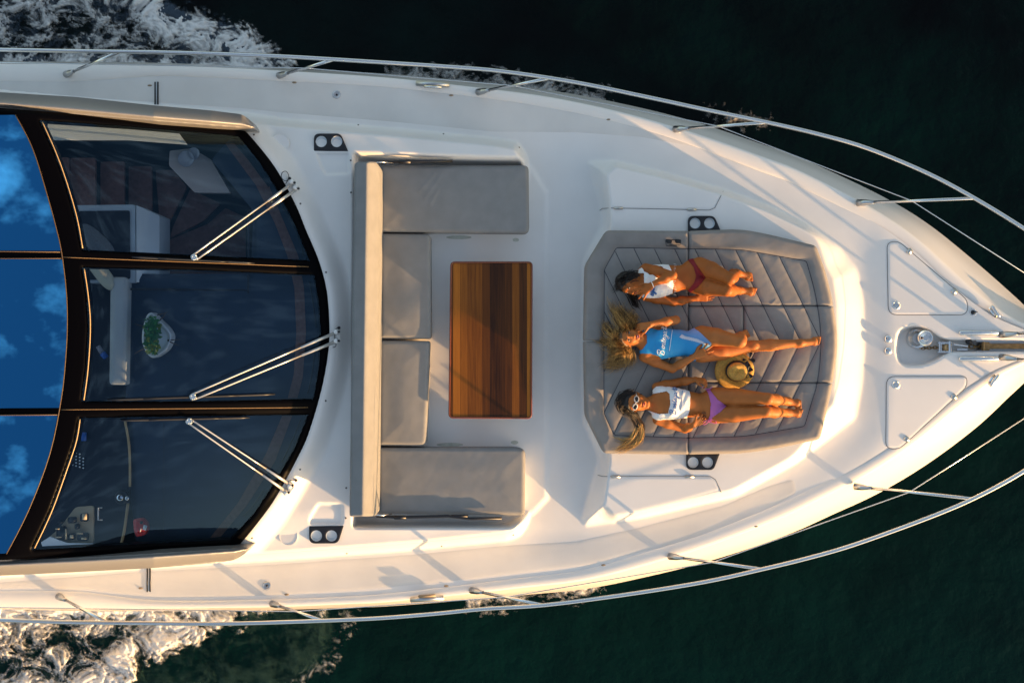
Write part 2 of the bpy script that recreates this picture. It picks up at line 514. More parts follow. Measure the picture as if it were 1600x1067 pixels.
WINDLASS = rpoly([(1398, 548), (1402, 516), (1424, 507), (1450, 512), (1474, 529), (1640, 530.5), (1640, 551.5), (1482, 551.5), (1462, 565), (1440, 573), (1412, 573), (1402, 565)], [10, 12, 12, 12, 12, 0, 0, 12, 12, 10, 10, 6])
TRAY_T = rpoly([(492, 238), (546, 238), (548, 273), (508, 275), (500, 262)], 4)
TRAY_B = rpoly([(482, 820), (537, 820), (537, 786), (497, 784), (482, 808)], 7)

def deckz(px, py, with_tray=True):
    X = np.stack([np.asarray(px, float).ravel(), np.asarray(py, float).ravel()], 1)
    x, y = X.T
    v = (y - (524 + 0.0094 * x)) / np.interp(x, hbx, hby)
    z = -0.286 + 0.042 * (1 - np.clip(v * v, 0, 1.2))
    z -= 0.022 * sst((sd(X, LOWMID)[0] + 25) / 60)
    dA = sd(X, ROOF_A)[0]
    dR = sd(X, RECESS)[0]
    dW = sd(X, WIND)[0]
    a = sst(dA / 15) * 0.30 + sst((dA - 8) / 70) * 0.05
    rise = 0.13 * sst(1 + dW / 36) * sst(dA / 18)
    a = (a + rise) * (1 - sst(dR / (13 + 10 * sst((533 - y) / 200)))) + 0.02 * sst(dR / 10)
    z += a
    wB = 12 + 36 * sst((x - 1230) / 90) * sst((y - 360) / 60) + 22 * sst((965 - x) / 25)
    z += sst(sd(X, PLAT_B)[0] / wB) * 0.225
    z -= sst(sd(X, WINDLASS)[0] / 5) * 0.14
    for t in (TRAY_T, TRAY_B):
        z -= sst(sd(X, t)[0] / 4) * 0.022
    return z.reshape(np.shape(px))
def dz(px, py):
    return float(deckz(np.array([px]), np.array([py]))[0])

arF = ARC_F[np.argsort(ARC_F[:, 1])]; arR = ARC_R[np.argsort(ARC_R[:, 1])]
def zW(px, py):
    px = np.asarray(px, float); py = np.asarray(py, float)
    Fx = np.interp(py, arF[:, 1], arF[:, 0]); Rx = np.interp(py, arR[:, 1], arR[:, 0])
    u = np.clip((px - Rx) / np.maximum(Fx - Rx, 30), 0, 1.05)
    v = (py - 528) / 340
    return 1.17 + 0.02 * np.clip(-(px - Rx) / 150, 0, 1) - 0.93 * u ** 1.25 - 0.12 * v ** 4 * u * (1 - u)
def zw(px, py):
    return float(zW(px, py))

# ------------------------------------------------------------------ the yacht
yacht = empty('motor_yacht')
tag(yacht, 'white motor yacht seen from above under way, with glass roof, bow rails and foredeck lounge', 'yacht')

rows = []
for off, z, k in ((75, -2.6, 0), (40, -1.9, 0), (14, -1.1, 0), (2, -0.66, 0), (0, -0.58, 0), (0.55, -0.44, 1), (0.92, -0.293, 1), (1.0, -0.276, 1), (1.15, -0.272, 1), (2.0, -0.274, 2), (2.15, -0.282, 2), (2.6, -0.33, 2)):
    if k == 0: o_ = np.full(len(ox), float(off))
    elif k == 1: o_ = oa * off
    else: o_ = oa + ob * (off - 1)
    if k == 0:
        # true world taper: hull narrows downwards
        L = oline(o_)
    else:
        L = oline(o_)
    rows.append(PA(L[:, 0], L[:, 1], np.full(len(L), z)))
loft('hull', rows, M['hull'], yacht)
deckpoly = np.concatenate([oline(oa + ob * 0.9), A2([(-90, 930)])])
CABHOLE = A2([(20, 186), (372, 203), (425, 272), (470, 350), (503, 445), (508, 500), (507, 570), (493, 630), (460, 707), (420, 770), (366, 848), (20, 868)])
sheet('deck', deckpoly, lambda x, y, d: deckz(x, y), 2.2, M['deck'], yacht, holes=[CABHOLE])

M['grip'] = mat('non_skid_gelcoat', (0.69, 0.675, 0.645), 0.75, var=0.07, vscale=3.0, bump=0.9, bscale=260, bdist=0.0015, spec=0.2)
for p in ([(-60, 127), (110, 127), (236, 120), (340, 121), (540, 130), (750, 150), (940, 184), (1060, 209), (1180, 246), (1172, 258), (1100, 232), (1000, 214), (900, 207), (770, 206), (620, 191), (440, 176), (385, 170), (240, 160), (-60, 136)],
          [(-60, 914), (200, 895), (440, 881), (650, 866), (792, 852), (900, 846), (1000, 824), (1130, 790), (1200, 760), (1240, 748), (1245, 770), (1180, 806), (1100, 838), (912, 884), (700, 908), (540, 923), (413, 930), (245, 934), (137, 920), (-60, 918)]):
    sheet('non_skid_panel', rpoly(p, 8), lambda x, y, d: deckz(x, y) + .0018 * sst(d / 3) + .0004, 2.6, M['grip'], yacht)
# black frame of windscreen and roof, holes for the three panes
PANE1 = [(64, 190), (200, 199), (371, 214), (400, 249), (430, 295), (458, 350), (481, 406), (300, 398), (129, 390), (119, 340), (103, 285), (86, 238)]
PANE2 = [(130, 419), (300, 423), (489, 431), (496, 475), (499, 519), (496, 575), (488, 622), (300, 626), (129, 626), (136, 575), (139.5, 512), (137, 465)]
PANE3 = [(125, 654), (300, 651), (479, 649), (458, 700), (428, 752), (396, 800), (358, 842), (200, 850), (52, 857), (80, 798), (103, 735), (118, 690)]
panes = [np.array(p, float) for p in (PANE1, PANE2, PANE3)]
sheet('windscreen_frame', WIND, lambda x, y, d: zW(x, y) - 0.02 * (1 - sst(d / 5)), 3.0, M['black'], yacht, skirt=0.10, holes=panes)
for p in panes:
    c = p.mean(0); q = c + (p - c) * 1.012
    sheet('windscreen_pane', q, lambda x, y, d: zW(x, y) - 0.006, 6.0, M['glass'], yacht)
RG = [[(-90, 181), (24, 180), (51, 233), (75, 310), (88, 358), (95, 392), (-90, 391)],
      [(-90, 405), (97, 405), (103, 451), (105, 500), (103, 552), (96, 620), (93, 637), (-90, 638)],
      [(-90, 649), (90, 649), (78, 708), (62, 755), (45, 796), (10, 864), (-90, 868)]]
for p in RG:
    sheet('roof_glass', rpoly(p, 2), lambda x, y, d: zW(x, y) + 0.006, 7.0, M['roofglass'], yacht)
mb = MB()
mb.tube([PV(x, y, zw(x, y) + 0.012) for x, y in ((-80, 392.5), (0, 393), (94, 394))], 0.004, 6)
mb.tube([PV(x, y, zw(x, y) + 0.012) for x, y in ((-80, 404), (0, 404), (96, 404))], 0.003, 6)
mb.tube([PV(x, y, zw(x, y) + 0.012) for x, y in ((-80, 648.5), (0, 648.5), (90, 648))], 0.004, 6)
mb.tube([PV(x, y, zw(x, y) + 0.012) for x, y in catmull([(24, 180), (51, 233), (75, 310), (88, 358), (96, 394), (103, 451), (105, 500), (103, 552), (96, 620), (78, 708), (45, 796), (10, 865)], 4)], 0.004, 6)
mb.build('roof_glass_seal', mat('seal_brown', (0.10, 0.06, 0.03), 0.5), yacht)
for (a, b) in (((98, 402), (482, 417)), ((96, 640), (481, 636.5))):
    t = MB(); pts = [(a[0] + (b[0] - a[0]) * k / 20, a[1] + (b[1] - a[1]) * k / 20) for k in range(21)]
    t.tube([PV(x, y, zw(x, y) + 0.001) for x, y in pts], 0.003, 6)
    t.build('mullion_gap_glint', mat('gap_glint_tan', (0.20, 0.12, 0.05), 0.5), yacht)  # tan line drawn for the light caught in the gap between panes
for pts in ([(65, 191), (86, 238), (103, 285), (119, 340), (128, 388)], [(130.5, 420), (137, 465), (140, 512), (136.5, 575), (130, 625)], [(124, 655), (118, 690), (103, 735), (80, 798), (53, 856)]):
    t = MB(); c = catmull(pts, 6)
    t.tube([PV(x + 1, y, zw(x, y) + 0.003) for x, y in c], 0.0042, 8)
    t.build('header_trim', M['gold'], yacht)

# silver rails along the edges of the roof
BT = rpoly([(-90, 138), (0, 144.5), (120, 152), (240, 165), (330, 173), (378, 179), (390, 187), (398, 197), (394, 201), (240, 189), (100, 177), (-90, 166)], [0, 0, 0, 0, 0, 8, 5, 3, 2, 0, 0, 0])
BB = rpoly([(-90, 903), (0, 899), (110, 894), (241, 887), (330, 880), (366, 875), (384, 864), (389, 855), (172, 868.5), (0, 877), (-90, 881)], [0, 0, 0, 0, 0, 8, 5, 1, 0, 0, 0])
def zbeam(x, y, d):
    base = np.interp(x, [-90, 0, 240, 330, 400], [1.18, 1.17, 0.82, 0.57, 0.34])
    if y.mean() < 500:
        yi = np.interp(x, [-90, 0, 100, 240, 394], [166, 168, 177, 189, 201]); yo = np.interp(x, [-90, 0, 120, 240, 330, 378, 398], [138, 144.5, 152, 165, 173, 179, 197])
        f = np.clip((yi - y) / np.maximum(yi - yo, 4), 0, 1)
    else:
        yi = np.interp(x, [-90, 0, 172, 389], [881, 877, 868.5, 855]); yo = np.interp(x, [-90, 0, 110, 241, 366, 384, 389], [903, 899, 894, 887, 875, 864, 856])
        f = np.clip((y - yi) / np.maximum(yo - yi, 4), 0, 1)
    return base - 0.13 * np.clip(f - .2, 0, 1) ** 1.4 - 0.05 * (1 - sst(f / .28))
def zbeam_old(x, y, d):
    base = np.interp(x, [-90, 0, 240, 330, 400], [1.16, 1.15, 0.80, 0.55, 0.33])
    inner = (y - np.interp(x, [-90, 0, 240, 394], [166, 168, 188, 201])) if True else 0
    return base - 0.16 * (1 - np.sqrt(np.clip(1 - (1 - np.clip(d / 9, 0, 1)) ** 2, 0, 1)))
sheet('roof_side_rail', BT, zbeam, 1.6, M['silver'], yacht, skirt=0.5)
sheet('roof_side_rail', BB, zbeam, 1.6, M['silver'], yacht, skirt=0.5)

# wipers
def wz(px, py):
    d, _ = sd(np.array([[px, py]], float), WIND)
    return (zw(px, py) if d[0] > 0 else dz(px, py))
def wiper(p1, p2, q1, q2, blade, cable, lean):
    t = MB()
    for p, q in ((p1, q1), (p2, q2)):
        pts = []
        for k in range(9):
            f = k / 8; x = p[0] + (q[0] - p[0]) * f; y = p[1] + (q[1] - p[1]) * f
            pts.append(PV(x, y, max(wz(x, y), zw(x, y) if 0 else -9) + 0.045 + 0.03 * math.sin(f * 3.1)))
        t.tube(pts[:3], [0.013, 0.012, 0.009], 8)
        t.tube(pts[2:], 0.0065, 8)
    arm = t.build('wiper', mat('wiper_paint', (0.62, 0.60, 0.57), 0.28, metal=0.6), yacht)
    b = MB()
    (bx0, by0), (bx1, by1) = blade
    pts = [(bx0 + (bx1 - bx0) * k / 14, by0 + (by1 - by0) * k / 14) for k in range(15)]
    b.tube([PV(x, y, zw(x, y) + 0.020) for x, y in pts], [0.004] + [0.009] * 13 + [0.004], 6)
    b.tube([PV(x, y, zw(x, y) + 0.034) for x, y in pts[3:12]], 0.005, 6)
    b.build('wiper_blade', M['blackp'], arm)
    k = MB(); cx, cy = (q1[0] + q2[0]) / 2, (q1[1] + q2[1]) / 2
    zc = zw(cx, cy)
    k.lathe(PV(cx, cy, zc + 0.03), [(0.026, 0), (0.028, 0.012), (0.024, 0.026), (0.012, 0.03), (0.008, 0.024)], 16)
    for j in range(4):
        k.ball(PV(cx + 4 * math.cos(j * 1.57 + .5), cy + 4 * math.sin(j * 1.57 + .5), zc + 0.058), 0.007, None, 8, 6)
    k.build('wiper_joint', M['steel'], arm)
    k = MB()
    for p in (p1, p2):
        z = dz(*p)
        k.lathe(PV(p[0], p[1], z), [(0.024, 0), (0.024, 0.02), (0.019, 0.032), (0.019, 0.075), (0.015, 0.082)], 14)
    k.box(PV((p1[0] + p2[0]) / 2, (p1[1] + p2[1]) / 2, dz(*p1) + 0.03), (0.05, 0.07, 0.02), lean, 0.004)
    k.build('wiper_pivot', M['white'], arm)
    for p in (p1, p2):
        k = MB(); k.lathe(PV(p[0] + 2.5, p[1], dz(*p) + 0.078), [(0.010, 0), (0.010, 0.012), (0.004, 0.016)], 10)
        k.build('pivot_nut', M['blackp'], arm)
    k = MB()
    cc = catmull(cable, 6)
    k.tube([PV(x, y, dz(x, y) + 0.03) for x, y in cc], 0.003, 6)
    k.build('washer_hose', M['blackp'], arm)
    k = MB(); k.lathe(PV(cable[0][0], cable[0][1], dz(*cable[0])), [(0.011, 0), (0.011, 0.02), (0.006, 0.03)], 10)
    k.build('washer_grommet', M['blackp'], arm)
wiper((458, 286), (464, 295), (301, 399), (307, 406), ((206, 402), (398, 411.5)), [(453, 279), (446, 283), (440, 278), (441, 270), (447, 268), (451, 274), (450, 281), (446, 288)], 0.6)
wiper((527, 518.5), (527, 532.5), (300, 616), (304, 624), ((168, 625), (430, 616)), [(530, 512), (526, 513), (523, 518), (523, 528), (525, 540), (520, 543)], 0.1)
wiper((455, 758), (449, 769), (298, 655), (294, 661), ((190, 657), (390, 652.5)), [(463, 750), (456, 750), (449, 752), (446, 756)], -0.6)

# guard rails
RT = [(-90, 76), (0, 78), (106, 80), (270, 82.5), (430, 88), (520, 93), (600, 98), (700, 104.5), (787, 112), (900, 129), (1012, 152), (1105, 172), (1202, 192), (1280, 210), (1356, 232), (1450, 271), (1525, 311), (1600, 357), (1670, 405), (1725, 455), (1755, 500), (1766, 540)]
RB = [(-90, 965), (0, 968), (100, 971.5), (206, 973), (300, 974), (378, 973.5), (460, 971), (540, 968), (600, 965), (680, 958.5), (756, 951), (850, 945), (975, 929), (1100, 909), (1191, 889), (1265, 871), (1337, 850), (1450, 809), (1525, 777), (1600, 736), (1670, 686), (1725, 630), (1755, 580), (1766, 540)]
ZR = 0.42
t = MB()
cr = np.concatenate([catmull(RT, 5), catmull(RB, 5)[::-1][1:]])
t.tube([PV(x, y, ZR) for x, y in cr], 0.0165, 10)
t.build('handrail', M['steel'], yacht)
ST = [((-225, 116), (-150, 82)), ((105, 116), (185, 82.5)), ((438, 118), (522, 93.5)), ((749, 144), (862, 122)), ((1057, 202), (1200, 191.5)), ((1343, 317), (1523, 310)),
      ((93, 932), (168, 972)), ((427, 943), (505, 969.5)), ((739, 922), (850, 945)), ((1049, 869), (1192, 889)), ((1339, 760), (1521, 779)), ((1566, 523), (1740, 508)), ((1566, 558), (1740, 580))]
for i, (b, a) in enumerate(ST[1:]):
    t = MB()
    zb = -0.25 if i < 10 else dz(*b)
    B, A = PV(b[0], b[1], zb), PV(a[0], a[1], ZR)
    t.tube([B, A], 0.0125, 10)
    st = t.build('stanchion', M['steel'], yacht)
    t = MB()
    dr = (A - B).normalized()
    t.tube([B - dr * 0.02, B + dr * 0.05, B + dr * 0.10, B + dr * 0.13], [0.030, 0.026, 0.017, 0.015], 12)
    t.build('base_socket', M['steel2'], st)
t = MB()
for side in (ST[1:6], ST[6:11]):
    m_ = []
    for b, a in side:
        B, A = PV(b[0], b[1], -0.25), PV(a[0], a[1], ZR); m_.append(B.lerp(A, 0.47))
    first = m_[0] + (m_[0] - m_[1]) ; first.z = m_[0].z
    end = PV(1700, 540 + (-50 if side is ST[1:6] or side[0][0][1] < 500 else 50), 0.08)
    m_ = [first] + m_ + [end]
    t.tube(m_, 0.0042, 6)
    for p in m_[1:-1]: t.ball(p, 0.010, None, 8, 6)
t.build('lifeline', M['steel'], yacht)

# cup holders
def circ(cx, cy, r, n=28):
    return A2([(cx + r * math.cos(2 * math.pi * k / n), cy + r * math.sin(2 * math.pi * k / n)) for k in range(n)])
def cupholder(poly, rr, cups, r):
    z0 = dz(*np.mean(cups, 0)) + 0.022
    pl = rpoly(poly, rr)
    o = sheet('cup_holder', pl, lambda x, y, d: z0 - 0.004 * (1 - sst(d / 1.5)), 1.5, M['blackp'], yacht, skirt=0.05, holes=[circ(c[0], c[1], r) for c in cups])
    for c in cups:
        t = MB(); R = r / sc_at(z0)
        t.lathe(PV(c[0], c[1], z0), [(R * 1.0, -0.002), (R * .97, -0.012), (R * .90, -0.020), (R * .6, -0.026), (R * .05, -0.028)], 28, open0=True)
        t.build('cup', M['cup'], o)
CUPS = [([(1075, 362.5), (1075, 337.5), (1116, 337.5), (1127, 362.5)], [1, 9, 7, 1], [(1086, 349), (1108.5, 349)], 8.3),
        ([(490.4, 236.7), (490.4, 209), (532, 209), (544, 236.5)], [1, 9, 6, 1], [(502, 221.5), (526, 221.5)], 8.7),
        ([(483, 821), (537, 821), (528, 848.5), (483, 849)], [1, 1, 7, 10], [(494.4, 836.8), (518, 836.8)], 8.7),
        ([(1072.4, 708.8), (1124.6, 708.8), (1115, 734), (1072.4, 734)], [1, 1, 6, 9], [(1083, 722.3), (1105.5, 722.3)], 8.4)]
for c in CUPS: cupholder(*c)

# locker lids and their seams
def seam(pts, parent, rad=0.0022, off=0.002):
    t = MB(); pts = A2(pts)
    dd = np.sqrt((np.diff(pts, axis=0) ** 2).sum(1)); n = [max(1, int(k / 6)) for k in dd]
    q = []
    for i in range(len(pts) - 1):
        for k in range(n[i]): q.append(pts[i] + (pts[i + 1] - pts[i]) * k / n[i])
    q.append(pts[-1]); q = np.array(q)
    zz = deckz(q[:, 0], q[:, 1]) + off
    t.tube([PV(x, y, z) for (x, y), z in zip(q, zz)], rad, 5)
    return t.build('seam', M['seam'], parent)
def lid(poly, seampts, hinges, off=0.005):
    o = sheet('locker_lid', poly, lambda x, y, d: deckz(x, y) + off * sst(d / 1.5), 2.5, M['gel'], yacht)
    seam(seampts, o)
    for x, y, rz in hinges:
        t = MB(); t.box(PV(x, y, dz(x, y) + 0.008), (0.075 if abs(rz) < .2 else 0.05, 0.020 if abs(rz) < .2 else 0.04, 0.012), rz, 0.003)
        t.build('hinge', M['steel2'], o)
    return o
TRI_T = rpoly([(1386, 379), (1404, 377), (1513, 470), (1511, 492), (1388, 492)], [10, 10, 14, 14, 14])
TRI_B = rpoly([(1385, 588), (1511, 588), (1511, 604), (1405, 702), (1384, 700)], [14, 14, 12, 10, 10])
l1 = lid(TRI_T, list(TRI_T) + [TRI_T[0]], [(1421, 393, 0.75), (1491, 456, 0.75)])
l2 = lid(TRI_B, list(TRI_B) + [TRI_B[0]], [(1417, 686, -0.75), (1491, 620, -0.75)])
for l, (x, y) in ((l1, (1400, 477)), (l2, (1399.5, 601))):
    t = MB(); z = dz(x, y)
    t.lathe(PV(x, y, z), [(0.036, 0), (0.036, 0.008), (0.030, 0.012), (0.024, 0.006), (0.010, 0.006)], 20)
    t.box(PV(x, y - 0.5, z + 0.014), (0.034, 0.009, 0.006), 0.2, 0.002)
    t.build('pull_ring', M['steel'], l, auto=40)
LK_T = A2([(950, 313), (946, 300), (937, 266), (948, 258), (1031, 276), (1118, 301), (1125, 304), (1115, 325), (1106, 327.5), (1040, 326.2), (954, 325)])
LK_B = A2([(947, 745), (1112, 745.5), (1119, 750), (1124, 765), (1060, 783), (1000, 797), (938, 810), (934, 800)])
lid(LK_T, [(937, 329), (941, 326), (955, 325.2), (1040, 326.8), (1108, 328.6), (1117, 325), (1130, 299)], [(966, 325.5, 0), (1081, 327.5, 0)], 0.003)
lid(LK_B, [(934, 742), (942, 744), (1000, 744), (1110, 744.2), (1118, 749), (1127, 769)], [(962, 744.5, 0), (1077, 744.5, 0)], 0.003)
for x, y in ((438, 224), (451, 837)):
    t = MB(); z = dz(x, y); r = 14.5 / sc_at(z)
    t.lathe(PV(x, y, z - 0.004), [(r, 0), (r * .99, 0.0095), (r * .93, 0.0095), (r * .91, 0.007), (0.01, 0.007)], 40)
    t.build('round_hatch', M['gel'], yacht, auto=30)

# windlass, chain, stopper, channel, bow fittings
zp = dz(1431, 540)
wl = MB()
wl.lathe(PV(1431, 529, zp), [(0.088, 0), (0.088, 0.05), (0.080, 0.06), (0.055, 0.065), (0.050, 0.10)], 36)
wlo = wl.build('windlass', M['steel'], yacht, auto=40)
t = MB(); t.lathe(PV(1431, 529, zp + 0.062), [(0.062, 0), (0.066, 0.01), (0.050, 0.03), (0.045, 0.05)], 30); t.build('gypsy', M['steel2'], wlo, auto=40)
t = MB(); t.lathe(PV(1440.5, 528, zp + 0.06), [(0.05, 0), (0.050, 0.05), (0.066, 0.06), (0.066, 0.085), (0.058, 0.093), (0.050, 0.088), (0.044, 0.094), (0.030, 0.090), (0.024, 0.096), (0.008, 0.096)], 36)
t.box(PV(1450, 534, zp + 0.1), (0.045, 0.03, 0.05), -.5, 0.006)
t.build('drum', M['steel'], wlo, auto=40)
t = MB(); t.lathe(PV(1440.8, 528, zp + 0.155), [(0.010, 0), (0.010, 0.004), (0.003, 0.005)], 10); t.build('cap', M['blackp'], wlo)
t = MB()
for k in range(9):
    x = 1438 + k * 4.6; y = 543.5 + 0.5 * math.sin(k)
    pts = [PV(x + 3.6 * math.cos(q), y + (2.2 if k % 2 else 0.6) * math.sin(q), zp + 0.045 + (0.012 * math.sin(q) if not k % 2 else 0)) for q in np.linspace(0, 2 * math.pi, 13)]
    t.tube(pts, 0.0042, 6, caps=False)
t.build('anchor_chain', M['rust'], yacht); t = MB()
for k in range(14):
    x = 1510 + k * 8.2; y = 541.5
    pts = [PV(x + 5.4 * math.cos(q), y + (3.0 if k % 2 else 0.8) * math.sin(q), zp + 0.05 + (0.012 * math.sin(q) if not k % 2 else 0)) for q in np.linspace(0, 2 * math.pi, 13)]
    t.tube(pts, 0.0055, 6, caps=False)
t.build('anchor_chain', M['rust'], yacht)
t = MB()
t.box(PV(1477, 543, zp + 0.05), (0.11, 0.085, 0.012), 0, 0.002)
t.box(PV(1475, 535.5, zp + 0.08), (0.12, 0.012, 0.05), 0, 0.002)
t.box(PV(1475, 550, zp + 0.08), (0.12, 0.012, 0.05), 0, 0.002)
t.tube([PV(1484, 533, zp + 0.1), PV(1484, 552, zp + 0.1)], 0.014, 10)
t.tube([PV(1468, 534, zp + 0.09), PV(1468, 551, zp + 0.09)], 0.008, 10)
t.tube([PV(1490, 538, zp + 0.09), PV(1512, 541, zp + 0.09)], 0.008, 8)
t.box(PV(1503, 546, zp + 0.07), (0.09, 0.014, 0.02), 0, 0.002)
t.build('chain_stopper', M['steel'], yacht, smooth=False)
t = MB(); t.tube([PV(1478, 538, zp + .075), PV(1478, 548, zp + .075)], 0.020, 12); t.build('chain_roller', M['gold'], yacht)
t = MB(); t.lathe(PV(1512, 533, zp + 0.08), [(0.02, 0), (0.03, 0.02), (0.012, 0.04)], 8); t.box(PV(1515, 535, zp + .1), (.05, .03, .02), -.4, .003); t.build('release_handle', M['blackp'], yacht)
t = MB()
t.box(PV(1600, 532.5, zp + 0.05), (0.85, 0.014, 0.09), 0, 0.002); t.box(PV(1600, 549.5, zp + 0.05), (0.85, 0.014, 0.09), 0, 0.002)
t.box(PV(1600, 541, zp + 0.012), (0.85, 0.10, 0.012), 0, 0.001)
t.build('bow_roller_channel', M['steel2'], yacht, smooth=False)
t = MB(); t.box(PV(1600, 541, zp + 0.075), (0.62, 0.045, 0.03), 0, 0.006); t.box(PV(1540, 541, zp + 0.085), (0.07, 0.07, 0.04), 0, 0.008)
t.tube([PV(1537, 534, zp + .11), PV(1537, 548, zp + .11)], 0.010, 8)
t.build('anchor_shank', M['rust'], yacht, smooth=False)
for y in (520, 560.5):
    t = MB(); z = dz(1530, y)
    n = 14
    for k in range(1): pass
    t.tube([PV(1498, y, z + 0.012), PV(1500, y, z + 0.016), PV(1558, y, z + 0.016), PV(1560, y, z + 0.012)], [0.014, 0.021, 0.021, 0.014], 12)
    t.build('rubbing_bar', M['steel'], yacht)
for x, y, rz in ((1552, 487, -0.95), (1550, 594, 0.95)):
    t = MB(); z = dz(x, y)
    c, s = math.cos(rz), math.sin(rz); B = PV(x, y, z)
    for q in (-1, 1):
        t.lathe(B + Vector((c, s, 0)) * (q * 0.030) , [(0.020, 0), (0.016, 0.012), (0.010, 0.02), (0.010, 0.05)], 12)
    t.tube([B + Vector((c, s, 0)) * a + Vector((0, 0, 0.055 - abs(a) * .1)) for a in (-0.062, -0.04, 0, 0.04, 0.062)], [0.008, 0.015, 0.013, 0.015, 0.008], 10)
    t.box(B + Vector((0, 0, 0.006)), (0.10, 0.045, 0.012), rz, 0.004)
    t.build('cleat', M['steel'], yacht)
for x, y in ((1387.3, 529.5), (1387.3, 548)):
    t = MB(); z = dz(x, y)
    t.lathe(PV(x, y, z), [(0.034, 0), (0.033, 0.014), (0.026, 0.024), (0.008, 0.028)], 24); o = t.build('foot_switch', M['steel'], yacht)
    t = MB(); t.lathe(PV(x - 2, y - 1, z + 0.026), [(0.006, 0), (0.006, 0.004), (0.002, 0.005)], 8); t.build('button', M['blackp'], o)
t = MB(); z = dz(1520.5, 488)
t.lathe(PV(1520.5, 488, z), [(0.030, 0), (0.028, 0.008), (0.022, 0.006)], 20); o = t.build('deck_socket', M['steel'], yacht)
t = MB(); t.lathe(PV(1520.5, 488, z + 0.006), [(0.019, 0), (0.017, 0.010), (0.004, 0.011)], 16); t.box(PV(1525, 487.5, z + .014), (0.028, 0.008, 0.006), 0, 0.001); t.build('cap', M['blackp'], o)
for x, y in ((526, 148.5), (417, 914.5)):
    t = MB(); z = dz(x, y)
    t.lathe(PV(x, y, z - .002), [(0.036, 0), (0.036, 0.008), (0.028, 0.012), (0.022, 0.008), (0.008, 0.008)], 24); o = t.build('deck_filler', M['steel2'], yacht, auto=40)
    t = MB(); t.lathe(PV(x, y, z + 0.005), [(0.009, 0), (0.008, 0.006), (0.002, 0.007)], 10); t.build('cap', M['blackp'], o)
for x, y, rz in ((460, 129.5, 0), (705, 149.5, -.1), (951, 187, -.25), (1188, 253, -.4), (234, 134, 0), (220, 918.5, 0), (448, 928.5, 0), (697, 915, .1), (943, 882.5, .2), (1181, 822, .35)):
    t = MB(); z = dz(x, y)
    t.ball(PV(x, y, z + 0.001), (0.020, 0.009, 0.009), None, 12, 8)
    o = t.build('courtesy_light', M['bronze'], yacht); 
for x, y, sg, rz in ((676, 131.5, 1, -0.045), (667, 935, -1, 0.06)):
    t = MB(); z = -0.255
    t.box(PV(x, y, z + 0.004), (0.285, 0.045, 0.022), rz, 0.006)
    t.build('fairlead', M['steel2'], yacht)
    t = MB(); t.box(PV(x, y + sg * 4.5, z + 0.022), (0.15, 0.022, 0.014), rz, 0.005); t.build('fairlead_guard', M['bronze'] if sg < 0 else M['steel'], yacht)
for y0, y1, x in ((128.5, 163.5, 244.5), (887.5, 924, 232.3)):
    t = MB()
    for dx_, mi in ((-2.2, 0), (2.2, 0)):
        a, b = PV(x + dx_, y0, dz(x, y0) + 0.004), PV(x + dx_, y1, dz(x, y1) + 0.004)
        t.tube([a, b], 0.0062, 6)
    o = t.build('drain_gutter', M['blackp'], yacht)
    t = MB(); a, b = PV(x, y0, dz(x, y0) + 0.003), PV(x, y1, dz(x, y1) + 0.003); t.tube([a, b], 0.005, 6); t.build('drain_insert', M['cup'], o)
for x, y in ((548, 251), (548.5, 301), (469.5, 318.5), (509.5, 425.5), (560, 196), (693, 210), (541, 762), (540.5, 809), (469, 733), (509, 626), (542, 864), (690, 852.5), (811, 231), (802, 835), (397, 211), (394, 840)):
    t = MB(); t.lathe(PV(x, y, dz(x, y) - 0.001), [(0.0075, 0), (0.0075, 0.006), (0.003, 0.008)], 10)
    t.build('screw', M['seam'], yacht)

for x, y, a_ in ((717, 371, 20), (703, 694.5, 21), (806, 375, 5), (804, 691, 6)):
    sheet('floor_stain', A2([(x + a_ * math.cos(q), y + 3.0 * math.sin(q)) for q in np.linspace(0, 6.28, 24, endpoint=False)]), lambda x, y, d: deckz(x, y) + .0015, 2.5, STAIN, yacht)
# ------------------------------------------------------------------ bow lounge: sofa and table
def cushion(name, poly, rr, zt, parent, m, edge=7.0, rise=0.03, puff=0.012, wr=0.0, seed=0, thick=0.12, res=1.8, extra=None):
    pl = rpoly(poly, rr)
    x0, y0 = pl.min(0); x1, y1 = pl.max(0)
    def zf(x, y, d):
        e = np.clip(d / edge, 0, 1)
        z = zt - rise * (1 - np.sqrt(np.clip(1 - (1 - e) ** 2, 0, 1)))
        z = z + puff * sst(d / 40) 
        if wr:
            nn = np.array([noise.noise(Vector((a * .02 + seed, b * .02, 0))) + .5 * noise.noise(Vector((a * .06 + seed, b * .06 + (a * .05), 3))) for a, b in zip(x, y)])
            z = z + wr * nn * sst(d / 8)
        if extra is not None: z = z + extra(x, y, d)
        return z
    return sheet(name, pl, zf, res, m, parent, skirt=thick)

sofa = empty('bow_sofa')
tag(sofa, 'long grey upholstered sofa in the recess behind the teak table', 'sofa')
BK = [(554, 253), (588, 253), (593, 262), (588, 806), (546, 807), (550, 500)]
def backz(x, y, d):
    xl = np.interp(y, [253, 807], [553, 546]); f = (x - xl)
    e = np.clip(d / 4, 0, 1)
    z = 0.43 - 0.02 * (1 - np.sqrt(np.clip(1 - (1 - e) ** 2, 0, 1)))
    z = z - 0.035 * np.clip(1 - f / 20, 0, 1) - 0.13 * sst((f - 19) / 22) - 0.03 * sst((f - 34) / 8)
    z += 0.004 * np.sin(y * 0.035 + 1.3) * sst(d / 6)
    return z
sheet('backrest', rpoly(BK, [8, 4, 4, 5, 5, 0]), backz, 1.6, M['fabric'], sofa, skirt=0.36)
t = MB(); t.tube([PV(np.interp(y, [253, 807], [588, 583.5]) - 0.5, y, 0.30) for y in np.linspace(262, 802, 30)], 0.006, 6); t.build('piping', M['fabric'], sofa)
